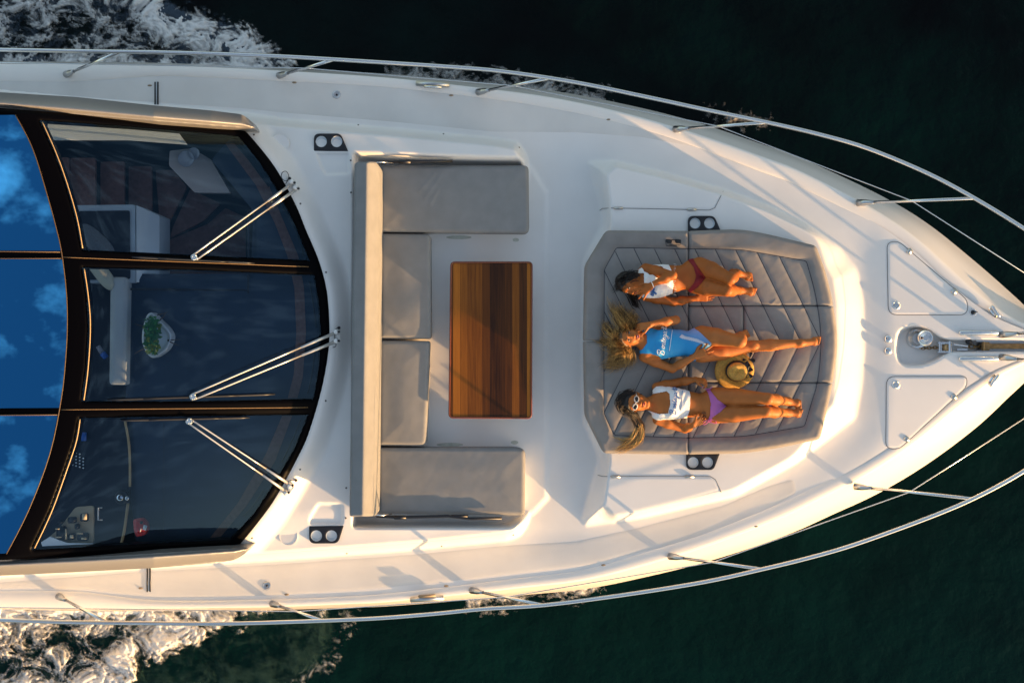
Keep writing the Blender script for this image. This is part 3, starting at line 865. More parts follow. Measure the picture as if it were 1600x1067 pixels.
ZS = 0.0
SEATS = [([(594, 259), (826, 259), (827, 365), (594, 363)], [3, 8, 10, 3], 1.0), ([(594, 365), (673, 366), (674, 530), (594, 529)], [3, 9, 6, 2], 2.0),
         ([(593, 532), (672, 532.5), (670, 600), (666, 697), (592, 696)], [2, 6, 20, 9, 2], 3.0), ([(591, 699), (806, 699), (821, 704), (820, 805), (591, 802)], [2, 8, 10, 6, 3], 4.0)]
for pl, rr, sd_ in SEATS:
    def wr_extra(x, y, d, s=sd_):
        z = 0 * x
        if s == 1.0:
            for (ax, ay, bx, by) in ((655, 300, 678, 272), (664, 310, 688, 275), (672, 320, 684, 296)):
                dl = dist_line(np.stack([x, y], 1), [(ax, ay), (bx, by)])
                z = z + 0.003 * np.exp(-(dl / 2.6) ** 2)
        if s in (2.0, 3.0):
            z = z - 0.006 * sst((x - 640) / 34) * sst((y - (430 if s == 2.0 else 500)) / 120)
        return z
    cushion('seat_cushion', pl, rr, ZS, sofa, M['fabric'], edge=6, rise=0.035, puff=0.010, wr=0.0016, seed=sd_, thick=0.10, extra=wr_extra)
t = MB()
for (x0, y0, x1, y1) in ((597, 264, 822, 361), (597, 367, 669, 527), (596, 534, 659, 694), (594, 702, 815, 799)):
    a, b = PV(x0, y1, -0.14), PV(x1, y0, -0.14)
    t.box(((a.x + b.x) / 2, (a.y + b.y) / 2, -0.20), (b.x - a.x, b.y - a.y, 0.22), 0, 0.01)
t.build('seat_base', M['gel'], sofa, smooth=False)
for pts in (((592, 254, .02), (632, 252, .05), (650, 252.5, .05), (707, 252, .02)), ((588, 806, .03), (625, 808, .03), (700, 806, .03), (735, 810, .03), (784, 809.5, .03))):
    t = MB(); t.tube([PV(*p) for p in pts], 0.012, 6)
    mid = pts[1]; t.box(PV(mid[0], mid[1] + (1 if mid[1] < 500 else 0), mid[2] + .01), (0.10, 0.03, 0.03), 0, 0.004); t.box(PV(pts[2][0] + 18, pts[2][1], .03), (0.14, 0.022, 0.02), 0, 0.003)
    t.build('backrest_bracket', M['blackp'], sofa)
for y, x, f in ((253.5, 598, 1), (805, 596, -1)):
    t = MB(); t.tube([PV(x - 12, y + 1.5 * f, 0.22), PV(x, y, 0.2), PV(x + 16, y + 2.5 * f, 0.12)], 0.006, 8); t.build('support_stay', M['steel'], sofa)

tb = empty('teak_table')
tag(tb, 'rectangular varnished teak table standing in front of the grey sofa', 'table')
TB = rpoly([(705, 410), (831, 410), (830, 653), (702, 652)], 6)
ZT = 0.03
sheet('table_top', TB, lambda x, y, d: ZT - 0.006 * (1 - sst(d / 2.2)), 2.0, M['teak'], tb, skirt=0.035)
t = MB(); tp = [PV(x, y, ZT - 0.002) for x, y in list(TB) + [TB[0]]]; t.tube(tp, 0.008, 6, caps=False); t.build('table_edge', mat('teak_edge', (0.16, 0.035, 0.007), 0.25, coat=0.5), tb)
t = MB(); c = PV(767, 531, -0.29); t.lathe(c, [(0.16, 0), (0.15, 0.02), (0.05, 0.03), (0.045, 0.26), (0.12, 0.28)], 28); t.build('pedestal', M['steel'], tb)

# ------------------------------------------------------------------ sun pad
pad = empty('sun_pad')
tag(pad, 'grey quilted sun pad with navy chevron piping on the foredeck', 'sun pad')
PADO = rpoly([(947, 360), (1075, 361), (1157, 358), (1200, 366), (1275, 384), (1291, 427), (1302, 476), (1308, 520), (1308, 550), (1304, 580), (1296, 625), (1281, 686), (1220, 699), (1162, 708), (1073, 710), (943, 708), (914, 650), (912, 533), (914, 414)],
              [6, 0, 20, 20, 6, 20, 20, 20, 20, 20, 20, 6, 20, 20, 0, 6, 8, 0, 8])
PADI = rpoly([(963, 387), (1089, 389), (1157, 390), (1260, 408), (1273, 453), (1281, 500), (1283, 533), (1281, 570), (1277, 600), (1257, 666), (1162, 682), (1073, 684), (960, 680), (943.5, 645), (943.5, 533), (944, 422)],
             [4, 0, 20, 4, 20, 20, 10, 20, 20, 4, 20, 0, 4, 4, 0, 4])
CHEV = []
for k in range(-11, 3):
    X0 = 1219.7 + 31.6 * k
    for sg in (-1, 1):
        run = []
        for dy in np.arange(0, 160, 2.0):
            q = (X0 - 0.49 * dy, 533.5 + sg * dy)
            if sd(A2([q]), PADI)[0][0] > 0: run.append(q)
            elif len(run) > 2: break
        if len(run) > 2: CHEV.append(A2(run))
ZP = 0.078
def padz(x, y, d):
    X = np.stack([x, y], 1)
    di = np.abs(sd(X, PADI)[0])
    inn = sd(X, PADI)[0] > 0
    dc = np.full(len(x), 99.0)
    # distance to the chevron family (perpendicular)
    u = (x + 0.49 * np.abs(y - 533.5) - 1219.7) / 31.6
    dc = np.abs(u - np.round(u)) * 31.6 * 0.898
    dm = np.where(inn, np.minimum(dc, di), di)
    z = ZP + np.where(inn, 0.0095 * (1 - np.exp(-dm / 3.5)), 0.026 * (1 - np.exp(-dm / 4.5)))
    do = sd(X, PADO)[0]
    z = z - 0.016 * (1 - sst(np.clip(d, 0, 2.6) / 2.6))
    e = np.clip(do / 6, 0, 1)
    z = z - 0.035 * (1 - np.sqrt(np.clip(1 - (1 - e) ** 2, 0, 1)))
    nn = np.array([noise.noise(Vector((a * .022, b * .022, 5))) + .35 * noise.noise(Vector((a * .09 + b * .05, b * .09, 8))) for a, b in zip(x, y)])
    z = z + 0.0035 * nn * sst(d / 6)
    for (ax, ay, bx, by) in WRK:
        dl = dist_line(X, [(ax, ay), (bx, by)])
        z = z + 0.004 * np.exp(-(dl / 1.3) ** 2)
    return z
WRK = []
for k in range(34):
    a_ = rnd.uniform(975, 1290); b_ = rnd.uniform(395, 675)
    l_ = rnd.uniform(5, 11); g_ = rnd.uniform(-0.9, 0.3)
    WRK.append((a_, b_, a_ + l_ * math.cos(g_), b_ + l_ * math.sin(g_)))
from functools import reduce
def clip_poly(poly, inside, inter):
    out = []
    for i in range(len(poly)):
        a, b = poly[i - 1], poly[i]
        ia, ib = inside(a), inside(b)
        if ia != ib: out.append(inter(a, b))
        if ib: out.append(b)
    return out
def halfp(poly, ax, val, keep_less):
    ins = (lambda p: p[ax] <= val) if keep_less else (lambda p: p[ax] >= val)
    def inter(a, b):
        t_ = (val - a[ax]) / (b[ax] - a[ax]); return a + (b - a) * t_
    return clip_poly([np.array(p) for p in poly], ins, inter)
g = 0.4
pieces = [halfp(halfp(PADO, 0, 1076 - g, True), 1, 533 - g, True),
          halfp(halfp(PADO, 0, 1076 - g, True), 1, 533 + g, False)]
fr_ = halfp(PADO, 0, 1076 + g, False)
up_ = halfp(fr_, 1, 478 - g, True); lo_ = halfp(fr_, 1, 598 + g, False)
midp = halfp(halfp(fr_, 1, 478 + g, False), 1, 598 - g, True)
pieces += [up_, lo_, halfp(midp, 0, 1162 - g, True), halfp(midp, 0, 1162 + g, False)]
for pc in pieces:
    sheet('pad_cushion', rpoly(np.array(pc), 2.5, 2), padz, 1.7, M['fabric2'], pad, skirt=0.11)
t = MB()
def pipe(pts, r=0.0042):
    pts = A2(pts); d = np.full(len(pts), 50.0)
    z = padz(pts[:, 0], pts[:, 1], d)
    t.tube([PV(x, y, zz + 0.0015) for (x, y), zz in zip(pts, z)], r, 6)
for c in CHEV: pipe(c, 0.0023)
PI = list(PADI) + [PADI[0]]
dens = []
for a, b in zip(PI[:-1], PI[1:]):
    n_ = max(1, int(np.linalg.norm(b - a) / 4))
    for k in range(n_): dens.append(a + (b - a) * k / n_)
dens.append(PI[-1]); pipe(dens, 0.0030)
t.build('piping', M['navy'], pad)

# ------------------------------------------------------------------ below the windscreen
def zs(v): return lambda x, y, d: 0 * x + v
cabin = sheet('cabin_lining', rpoly([(-60, 178), (375, 205), (470, 320), (508, 450), (512, 560), (490, 660), (440, 760), (362, 850), (-60, 872)], 3), lambda x, y, d: 0.02 - 0.9 * sst(d / 4) + 0 * x, 6, M['dash2'], yacht)
dash = sheet('dashboard', rpoly([(200, 428), (392, 428), (396, 330), (330, 250), (360, 216), (386, 225), (440, 292), (478, 362), (503, 440), (510, 540), (500, 620), (470, 700), (420, 785), (368, 846), (212, 846), (196, 700)], 6),
             lambda x, y, d: 0.06 + 0.03 * sst(d / 10) - 0.0007 * np.clip(300 - x, 0, 100), 4, M['dash'], yacht, skirt=0.5)
t = MB()
def dash_line(pts, r=0.003, z=0.085, mm='dash2', nm='dash_seam'):
    q = MB(); q.tube([PV(x, y, z) for x, y in catmull(pts, 5)], r, 6); return q.build(nm, M[mm], dash)
sheet('defrost_band', A2([(449, 360), (466, 400), (475, 450), (478, 520), (473, 590), (460, 640), (430, 720), (385, 790), (345, 838), (328, 840), (372, 785), (415, 710), (445, 640), (459, 585), (463, 520), (460, 450), (449, 400), (430, 350), (400, 290), (352, 225), (366, 224), (420, 290)]), zs(0.098), 4, M['tread'], dash)
for pts in ([(368, 222), (385, 245), (405, 272), (420, 292)], [(440, 322), (455, 345), (471, 385), (474, 400)], [(484, 440), (490, 480), (494, 512)], [(492, 545), (488, 580), (481, 615)], [(470, 655), (458, 685), (440, 722)], [(412, 765), (395, 790), (380, 806)]):
    dash_line(pts, 0.006, 0.10)
dash_line([(256, 660), (256, 750), (255, 845)], 0.002, 0.09)
dash_line([(204, 452), (300, 453), (380, 453), (388, 448), (388, 330)], 0.010, 0.085)
# stairwell
stw = sheet('stairwell_floor', A2([(80, 222), (300, 222), (392, 330), (386, 448), (205, 448), (130, 330)]), zs(-0.80), 8, M['dash2'], yacht)
for i, (x0, x1, y0, y1, z) in enumerate(((96, 107, 246, 322, -0.20), (110, 149, 247, 322, -0.30), (157, 194, 253, 324, -0.42), (201, 237, 260, 330, -0.54))):
    sheet('stair_tread', rpoly([(x0, y0), (x1, y0), (x1, y1), (x0, y1)], 2), zs(z), 4, M['tread'], yacht, skirt=0.03)
sheet('stair_tread', rpoly([(243, 266), (270, 266), (292, 292), (262, 352), (250, 352)], 2), zs(-0.62), 4, M['tread'], yacht, skirt=0.03)
sheet('stair_tread', rpoly([(297, 296), (345, 318), (318, 345), (266, 372), (270, 355)], 2), zs(-0.68), 4, M['tread'], yacht, skirt=0.03)
sheet('cabin_floor', rpoly([(252, 380), (325, 350), (352, 325), (384, 340), (384, 436), (252, 440)], 2), zs(-0.74), 5, M['tread'], yacht)
sheet('cabin_side_panel', A2([(66, 193), (278, 207), (292, 226), (200, 219), (76, 219)]), lambda x, y, d: 0.62 - 0.012 * (y - 195), 4, M['intlite'], yacht, skirt=0.02)
# grey cabinet beside the stairs
cb = empty('interior_cabinet'); tag(cb, 'pale grey cabinet beside the brown stairs, seen through the windscreen', 'cabinet')
sheet('cabinet_top', rpoly([(118, 321), (211, 320), (212, 442), (118, 442)], [2, 4, 1, 1]), zs(0.06), 4, M['intgrey'], cb, skirt=0.3)
sheet('cabinet_side', A2([(213, 321), (249, 337), (249, 441), (213, 441)]), lambda x, y, d: 0.06 - 0.006 * (x - 213), 4, M['intlite'], cb, skirt=0.3)
sheet('cabinet_recess', rpoly([(122, 330), (203, 329), (204, 436), (122, 438)], 3), zs(0.066), 4, M['dash2'], cb)
# wash stand with two discs
ws = empty('interior_console'); tag(ws, 'cream interior shelf carrying two round dishes near the upper window corner', 'shelf')
sheet('shelf_top', rpoly([(265, 236), (300, 232), (330, 250), (360, 302), (304, 301), (264, 259)], 2), zs(-0.08), 4, mat('cream_laminate', (0.62, 0.5, 0.42), 0.5), ws, skirt=0.06)
for x, y, r in ((292, 249, 13), (304, 241, 9.5)):
    t = MB(); R = r / sc_at(0); t.lathe(PV(x, y, -0.06), [(R * .6, 0), (R, 0.02), (R, 0.028), (R * .9, 0.02), (R * .2, 0.016)], 24); t.build('dish', mat('ceramic', (0.55, 0.52, 0.52), 0.2), ws)
# settee back and cushions
sb = empty('interior_settee'); tag(sb, 'grey interior settee bolster seen through the middle windscreen pane', 'settee')
cushion('bolster', [(173, 433), (197, 433), (201, 440), (198, 602), (171, 601)], [7, 4, 4, 6, 6], 0.14, sb, mat('settee_fabric', (0.52, 0.52, 0.50), 0.8, bump=0.4, bscale=500), edge=9, rise=0.05, puff=0.004, thick=0.15, res=2)
sheet('settee_seat', rpoly([(136, 428), (204, 428), (204, 640), (130, 640)], 4), zs(-0.12), 6, M['dash2'], sb)
def pillow(cx, cy, a, b, rz, m, label, z=0.02):
    c, s = math.cos(rz), math.sin(rz)
    pts = []
    for k in range(40):
        q = 2 * math.pi * k / 40
        u = math.copysign(abs(math.cos(q)) ** 0.75, math.cos(q)) * a; v = math.copysign(abs(math.sin(q)) ** 0.75, math.sin(q)) * b
        pts.append((cx + u * c - v * s, cy + u * s + v * c))
    o = sheet('throw_pillow', A2(pts), lambda x, y, d: z + 0.07 * np.sqrt(np.clip(d / b, 0, 1)), 2.0, m, None, skirt=0.02)
    return tag(o, label, 'pillow', 'throw pillows on the settee')
pillow(157, 425, 34, 11.5, 0.92, mat('cream_pillow', (0.55, 0.52, 0.40), 0.85, bump=0.5, bscale=400), 'cream throw pillow leaning against the interior settee bolster', 0.10)
pillow(150, 378, 38, 17, 0.75, mat('speckled_pillow', (0.16, 0.17, 0.18), 0.9, var=0.5, vscale=160), 'dark speckled throw pillow by the grey interior cabinet', 0.04)
pillow(135, 438, 24, 7, 1.45, mat('grey_pillow', (0.16, 0.18, 0.19), 0.85), 'narrow grey throw pillow tucked under the windscreen header trim', 0.0)
# planted bowl on the dashboard
bw = empty('planted_bowl'); tag(bw, 'white boat shaped bowl of green succulents on the dark dashboard', 'planter')
BW = catmull([(232, 490), (240, 489), (250, 500), (263, 513), (269, 527), (262, 545), (248, 556), (238, 559), (229, 551), (222, 534), (223, 515), (227, 499)], 4, True)
def bowlz(x, y, d):
    return 0.20 - 0.05 * sst((d - 2.5) / 5) + 0.0 * x
sheet('bowl', BW, lambda x, y, d: 0.20 - 0.03 * (1 - sst(d / 2)) - 0.04 * sst((d - 3) / 5) , 1.4, mat('white_ceramic', (0.82, 0.82, 0.80), 0.25), bw, skirt=0.09)
t = MB(); t2 = MB()
for k in range(300):
    q = rnd.uniform(0, 6.28); r = rnd.uniform(0, 1) ** .6
    cx, cy = 238 + 11 * r * math.cos(q), 524 + 29 * r * math.sin(q)
    if cx > 252: continue
    a = rnd.uniform(0, 6.28); L = rnd.uniform(4, 10); wd = rnd.uniform(1.4, 3.0); z = 0.20 + rnd.uniform(-.01, .05)
    dx_, dy_ = math.cos(a), math.sin(a)
    V = [PV(cx, cy, z), PV(cx + dx_ * L * .5 - dy_ * wd, cy + dy_ * L * .5 + dx_ * wd, z + .025), PV(cx + dx_ * L, cy + dy_ * L, z + .012), PV(cx + dx_ * L * .5 + dy_ * wd, cy + dy_ * L * .5 - dx_ * wd, z + .02), PV(cx + dx_ * L * .5, cy + dy_ * L * .5, z + .008)]
    (t if rnd.random() < (.92 if cy < 535 else .6) else t2).add(V, [[0, 1, 4], [1, 2, 4], [2, 3, 4], [3, 0, 4]])
t.build('succulent', M['green'], bw, smooth=False); t2.build('succulent', M['lime'], bw, smooth=False)
t = MB()
for pts in ([(250, 500), (256, 494), (260, 488)], [(246, 492), (256, 490), (262, 487)], [(225, 545), (218, 548), (210, 553)], [(262, 532), (270, 536), (280, 540)], [(262, 531), (272, 531), (282, 530)], [(224, 510), (216, 508), (211, 506)]):
    t.tube([PV(x, y, 0.19 + .01 * i) for i, (x, y) in enumerate(pts)], [0.006, 0.004, 0.002], 5)
t.build('twig', M['twig'], bw)
t = MB(); t.tube([PV(153, 541, 0.02), PV(160, 552, 0.02)], 0.02, 10); o = t.build('drinks_bottle', mat('clear_plastic', (0.3, 0.28, 0.3), 0.3), None)
tag(o, 'small bottle with a blue cap lying behind the grey interior settee', 'bottle')
t = MB(); t.tube([PV(160, 552, 0.025), PV(166, 559, 0.025)], [0.026, 0.024], 10); t.build('cap', M['blue'], o)
# helm
hm = empty('helm_console'); tag(hm, 'dark helm console with beige switch panel, levers and white buttons under the windscreen', 'helm')
sheet('helm_body', rpoly([(92, 655), (196, 655), (206, 720), (198, 800), (188, 850), (50, 862)], 3), lambda x, y, d: 0.05 + 0 * x, 5, M['dash2'], hm, skirt=0.3)
sheet('switch_panel', rpoly([(92, 826), (118, 792), (146, 790), (146, 849), (55, 856)], 4), zs(0.07), 3, M['beige'], hm, skirt=0.02)
sheet('side_shelf', rpoly([(56, 852), (78, 838), (105, 848), (146, 849), (146, 857), (54, 861)], 1), zs(0.12), 3, M['intlite'], hm, skirt=0.02)
t = MB()
for x, y, a, b in ((96, 832, 13, 20), (112, 838, 10, 9), (130, 838, 16, 12), (132, 808, 11, 12), (113, 812, 12, 9), (95, 815, 8, 4), (121, 822, 6, 8)):
    t.box(PV(x, y, 0.10), (a / 190, b / 190, 0.05), rnd.uniform(-.1, .1), 0.006)
t.build('throttle_lever', M['blackp'], hm)
t = MB()
for x, y, a, b in ((132, 807, 7, 9), (90, 826, 7, 2), (91, 839, 9, 2), (103, 834, 2, 16), (125, 833, 9, 2), (112, 838, 5, 5), (131, 841, 8, 3)):
    t.box(PV(x, y, 0.135), (a / 190, b / 190, 0.01), 0, 0.002)
t.build('lever_cap', M['beige'], hm)
t = MB()
for i in range(4):
    for j in range(5):
        if i == 0 and j < 2 or (i == 3 and j == 0): continue
        t.lathe(PV(113.5 + i * 5.6, 706 + j * 5.0 + i * 1.6, 0.055), [(0.0065, 0), (0.006, 0.006), (0.002, 0.007)], 8)
t.build('button', M['intlite'], hm)
t = MB(); t.box(PV(131, 682, 0.07), (0.04, 0.07, 0.02), 0, 0.003); t.build('display', M['blue'], hm)
t = MB(); t.tube([PV(159.5, 793, .09), PV(153.5, 793, .11), PV(153.5, 812, .11), PV(160, 812, .09)], 0.006, 8); t.build('grab_handle', M['white'], hm)
t = MB(); t.tube([PV(x, y, 0.10) for x, y in catmull([(195, 656), (201, 690), (203, 725), (203, 760)], 5)], 0.010, 8); t.tube([PV(x, y, 0.10) for x, y in catmull([(200, 786), (197, 810), (194, 830), (190, 848)], 5)], 0.012, 8)
t.build('dash_trim', M['gold'], hm)
t = MB(); t.lathe(PV(192, 776, 0.08), [(0.055, 0), (0.06, 0.03), (0.04, 0.05), (0.032, 0.045)], 24); t.build('compass', M['blackp'], hm)
t = MB(); t.lathe(PV(188, 777, 0.125), [(0.026, 0), (0.030, 0.01), (0.022, 0.02), (0.006, 0.022)], 20); t.ball(PV(199, 778, 0.12), 0.022, None, 12, 8); t.build('compass_dome', M['steel'], hm)
rp = sheet('red_pouch', rpoly([(208, 811), (222, 809), (230, 816), (232, 826), (228, 835), (213, 839), (209, 828)], 4), lambda x, y, d: 0.13 + 0.02 * sst(d / 4), 1.5, M['red'], None, skirt=0.04)
tag(rp, 'small red pouch with white marks lying on the dark dashboard', 'pouch')
t = MB(); t.box(PV(226.5, 824, 0.153), (0.030, 0.040, 0.004), -0.25, 0.001); t.box(PV(219.5, 828, 0.153), (0.008, 0.028, 0.004), -0.25, 0.001); t.build('marking', M['intlite'], rp)
t = MB(); t.lathe(PV(221, 816, 0.148), [(0.014, 0), (0.013, 0.006), (0.003, 0.008)], 12); t.build('button', M['blackp'], rp)

exec_people = True
# ------------------------------------------------------------------ people
def V3(a): return np.array(a, float)
class Body:
    def __init__(s): s.pr = []
    def cap(s, a, b, ra, rb, k=0.02, tag='b', flat=None):
        s.pr.append(('c', V3(a), V3(b), ra, rb, k, tag, flat)); return s
    def ell(s, c, ax, r, k=0.02, tag='b', sub=False):
        s.pr.append(('s' if sub else 'e', V3(c), V3(ax), V3(r), None, k, tag, None)); return s
    def cut(s, c, n, k=0.01):      # keep the side where (p-c).n < 0
        s.pr.append(('p', V3(c), V3(n), None, None, k, 'b', None)); return s
def prim_d(pr, X):
    if pr[0] == 'c':
        _, a, b, ra, rb, k, tg, flat = pr
        ba = b - a; L = max(ba @ ba, 1e-12)
        t = np.clip(((X - a) @ ba) / L, 0, 1)
        q = X - a - t[..., None] * ba
        if flat is not None:            # squash along a direction: (dir, factor)
            n = V3(flat[0]); f = flat[1]
            q = q + (q @ n)[..., None] * n * (1 / f - 1)
        return np.sqrt((q ** 2).sum(-1)) - (ra + (rb - ra) * t)
    if pr[0] in 'es':
        _, c, ax, r, _, k, tg, _ = pr
        q = (X - c) @ ax.T / r
        n = np.sqrt((q ** 2).sum(-1))
        g = np.sqrt(((q / r) ** 2).sum(-1)) + 1e-9
        return n * (n - 1) / g
    _, c, n = pr[:3]
    return (X - c) @ n
def smin(a, b, k):
    h = np.clip(0.5 + 0.5 * (b - a) / k, 0, 1)
    return b + (a - b) * h - k * h * (1 - h)
def mesh_sdf(body, h=0.004, tags=None):
    prs = body.pr
    lo = np.min([np.minimum(p[1] - (max(p[3]) if p[0] == 'e' else max(p[3], p[4])), (p[1] if p[0] == 'e' else p[2] - max(p[3], p[4]))) for p in prs if p[0] in 'ec'], 0) - 0.03
    hi = np.max([np.maximum(p[1] + (max(p[3]) if p[0] == 'e' else max(p[3], p[4])), (p[1] if p[0] == 'e' else p[2] + max(p[3], p[4]))) for p in prs if p[0] in 'ec'], 0) + 0.03
    n = np.ceil((hi - lo) / h).astype(int) + 1
    D = np.full(n, 0.05, np.float32)
    for p in prs:
        m = 0.035 + p[5]
        if p[0] == 'p': a = lo; b = hi
        elif p[0] == 'c':
            R = max(p[3], p[4]) + m; a = np.minimum(p[1], p[2]) - R; b = np.maximum(p[1], p[2]) + R
        else:
            R = max(p[3]) + m; a = p[1] - R; b = p[1] + R
        i0 = np.clip(np.floor((a - lo) / h).astype(int), 0, n - 1); i1 = np.clip(np.ceil((b - lo) / h).astype(int) + 1, 1, n)
        sl = tuple(slice(u, v) for u, v in zip(i0, i1))
        ax = [lo[j] + h * np.arange(i0[j], i1[j]) for j in range(3)]
        X = np.stack(np.meshgrid(*ax, indexing='ij'), -1)
        d = prim_d(p, X); old = D[sl]
        if p[0] in 'ec': D[sl] = smin(old, d, p[5])
        elif p[0] == 's': D[sl] = -smin(-old, d, p[5])
        else: D[sl] = -smin(-old, -d, p[5])
    D = np.minimum(D, 0.05)
    D = np.clip(D, -3 * h, 3 * h)
    g = openvdb.FloatGrid(3 * h)
    g.copyFromArray(D.astype(np.float32))
    res = g.convertToPolygons(isovalue=0.0, adaptivity=0.0)
    V, Q = res[0], res[-1]
    V = lo + V * h
    Q = np.asarray(Q, int)
    a, b, c = V[Q[:, 0]], V[Q[:, 1]], V[Q[:, 2]]
    if np.einsum('ij,ij->i', a, np.cross(b, c)).sum() < 0: Q = Q[:, ::-1]
    return V, Q
def vnorm(V, Q):
    N = np.cross(V[Q[:, 2]] - V[Q[:, 0]], V[Q[:, 3]] - V[Q[:, 1]])
    out = np.zeros_like(V)
    for k in range(4): np.add.at(out, Q[:, k], N)
    return out / (np.linalg.norm(out, axis=1)[:, None] + 1e-12)
def relax(V, Q, n=1, f=0.5):
    for _ in range(n):
        S = np.zeros_like(V); C = np.zeros(len(V))
        for k in range(4):
            for j in (1, 3):
                np.add.at(S, Q[:, k], V[Q[:, (k + j) % 4]]); np.add.at(C, Q[:, k], 1)
        V = V + f * (S / C[:, None] - V)
    return V
def nrm(v): v = V3(v); return v / (np.linalg.norm(v) + 1e-12)
def pj(V):
    s = S0 * H / (H - V[:, 2])
    return np.stack([V[:, 0] * s + 800, -V[:, 1] * s + 533.5], 1)

def hand(B, wrist, direc, normal, thumb, spread=0.10, curl=0.25, sc=1.0, tagn='arm'):
    """wrist point, direction of the fingers, palm normal (towards the palm side), side vector of the thumb"""
    d = nrm(direc); n = nrm(normal); n = nrm(n - d * (n @ d)); s = nrm(np.cross(d, n))
    if s @ V3(thumb) < 0: s = -s
    w = V3(wrist)
    for u in (-0.027, -0.009, 0.009, 0.026):
        B.cap(w + s * u * .55 * sc, w + d * .078 * sc + s * u * sc, .013 * sc, .0115 * sc, .012, tagn)
    for i, (u, L) in enumerate(((0.029, .070), (0.010, .078), (-0.009, .073), (-0.027, .057))):
        b0 = w + d * (.080 - .004 * abs(i - 1)) * sc + s * u * sc
        a_ = (u / 0.03) * spread
        dd = nrm(d + s * a_)
        p = b0; q = 0.0
        for j, fr in enumerate((.42, .32, .26)):
            q += curl * (0.6, 1.0, 0.8)[j]
            e = p + (dd * math.cos(q) + n * math.sin(q)) * L * fr * sc
            B.cap(p, e, (.0088, .0080, .0072)[j] * sc, (.0080, .0072, .0062)[j] * sc, .003, tagn)
            p = e
    t0 = w + d * .022 * sc + s * .026 * sc
    t1 = t0 + nrm(d * .75 + s * .75 + n * .15) * .038 * sc
    t2 = t1 + nrm(d + s * .35 + n * .2) * .030 * sc
    B.cap(t0, t1, .013 * sc, .0095 * sc, .008, tagn); B.cap(t1, t2, .0095 * sc, .0075 * sc, .004, tagn)
def foot(B, ankle, toe, up, sc=1.0, tagn='leg', side=None):
    a, t_ = V3(ankle), V3(toe); d = nrm(t_ - a); u = nrm(V3(up) - d * (V3(up) @ d)); s = np.cross(d, u)
    L = np.linalg.norm(t_ - a)
    heel = a - d * .035 * sc - u * .030 * sc
    ball = a + d * L * .72 - u * .028 * sc
    B.cap(heel, ball, .027 * sc, .023 * sc, .02, tagn)
    B.cap(a, ball + u * .004, .030 * sc, .018 * sc, .025, tagn)
    B.cap(heel + u * .01, a, .026 * sc, .028 * sc, .02, tagn)
    B.cap(ball - s * .020 * sc, ball + s * .022 * sc, .018 * sc, .017 * sc, .015, tagn)
    sg = 1 if side is None else side
    for i, (o, l, r) in enumerate(((-.026, .26, .0125), (-.010, .25, .0088), (.003, .22, .0083), (.016, .19, .0080), (.028, .15, .0078))):
        b0 = ball + s * o * sg * sc + d * .006
        B.cap(b0, b0 + d * L * l + u * .004, r * sc, r * .9 * sc, .004, tagn)
def limb(B, p, radii, k=0.012, tagn='b'):
    """limb with muscle swell: p list of joints, radii list of (r at each joint, mid swell)"""
    for i in range(len(p) - 1):
        a, b = V3(p[i]), V3(p[i + 1]); ra, rm, rb = radii[i]
        m_ = a + (b - a) * .38
        B.cap(a, m_, ra, rm, k, tagn); B.cap(m_, b, rm, rb, k, tagn)
def frame(h, f):
    h = nrm(h); f = nrm(V3(f) - h * (V3(f) @ h)); s = np.cross(h, f)
    return h, f, s
def head(B, c, h, f, sc=1.0):
    h, f, s = frame(h, f); c = V3(c); A = np.array([s, h, f])
    g = lambda a, b, e: c + (s * a + h * b + f * e) * sc
    B.ell(g(0, .025, -.012), A, V3((.072, .086, .090)) * sc, .02, 'head')
    B.ell(g(0, -.035, .022), A, V3((.057, .070, .062)) * sc, .03, 'head')
    B.cap(g(-.012, -.092, .062), g(.012, -.092, .062), .016 * sc, .016 * sc, .02, 'head')
    for q in (-1, 1):
        B.cap(g(.050 * q, -.045, .005), g(.018 * q, -.088, .052), .016 * sc, .015 * sc, .02, 'head')
        B.ell(g(.036 * q, -.018, .058), A, V3((.020, .020, .016)) * sc, .015, 'head')
        B.ell(g(.074 * q, -.008, -.008), A, V3((.008, .026, .016)) * sc, .004, 'head')
        B.ell(g(.030 * q, .012, .092), A, V3((.017, .012, .014)) * sc, .012, 'head', sub=True)
    B.cap(g(-.028, .033, .074), g(.028, .033, .074), .011 * sc, .011 * sc, .014, 'head')
    B.cap(g(0, .020, .078), g(0, -.026, .098), .007 * sc, .010 * sc, .008, 'head')
    B.cap(g(-.010, -.030, .088), g(.010, -.030, .088), .008 * sc, .008 * sc, .006, 'head')
    B.cap(g(-.016, -.058, .078), g(.016, -.058, .078), .011 * sc, .011 * sc, .012, 'head')
    return g, A
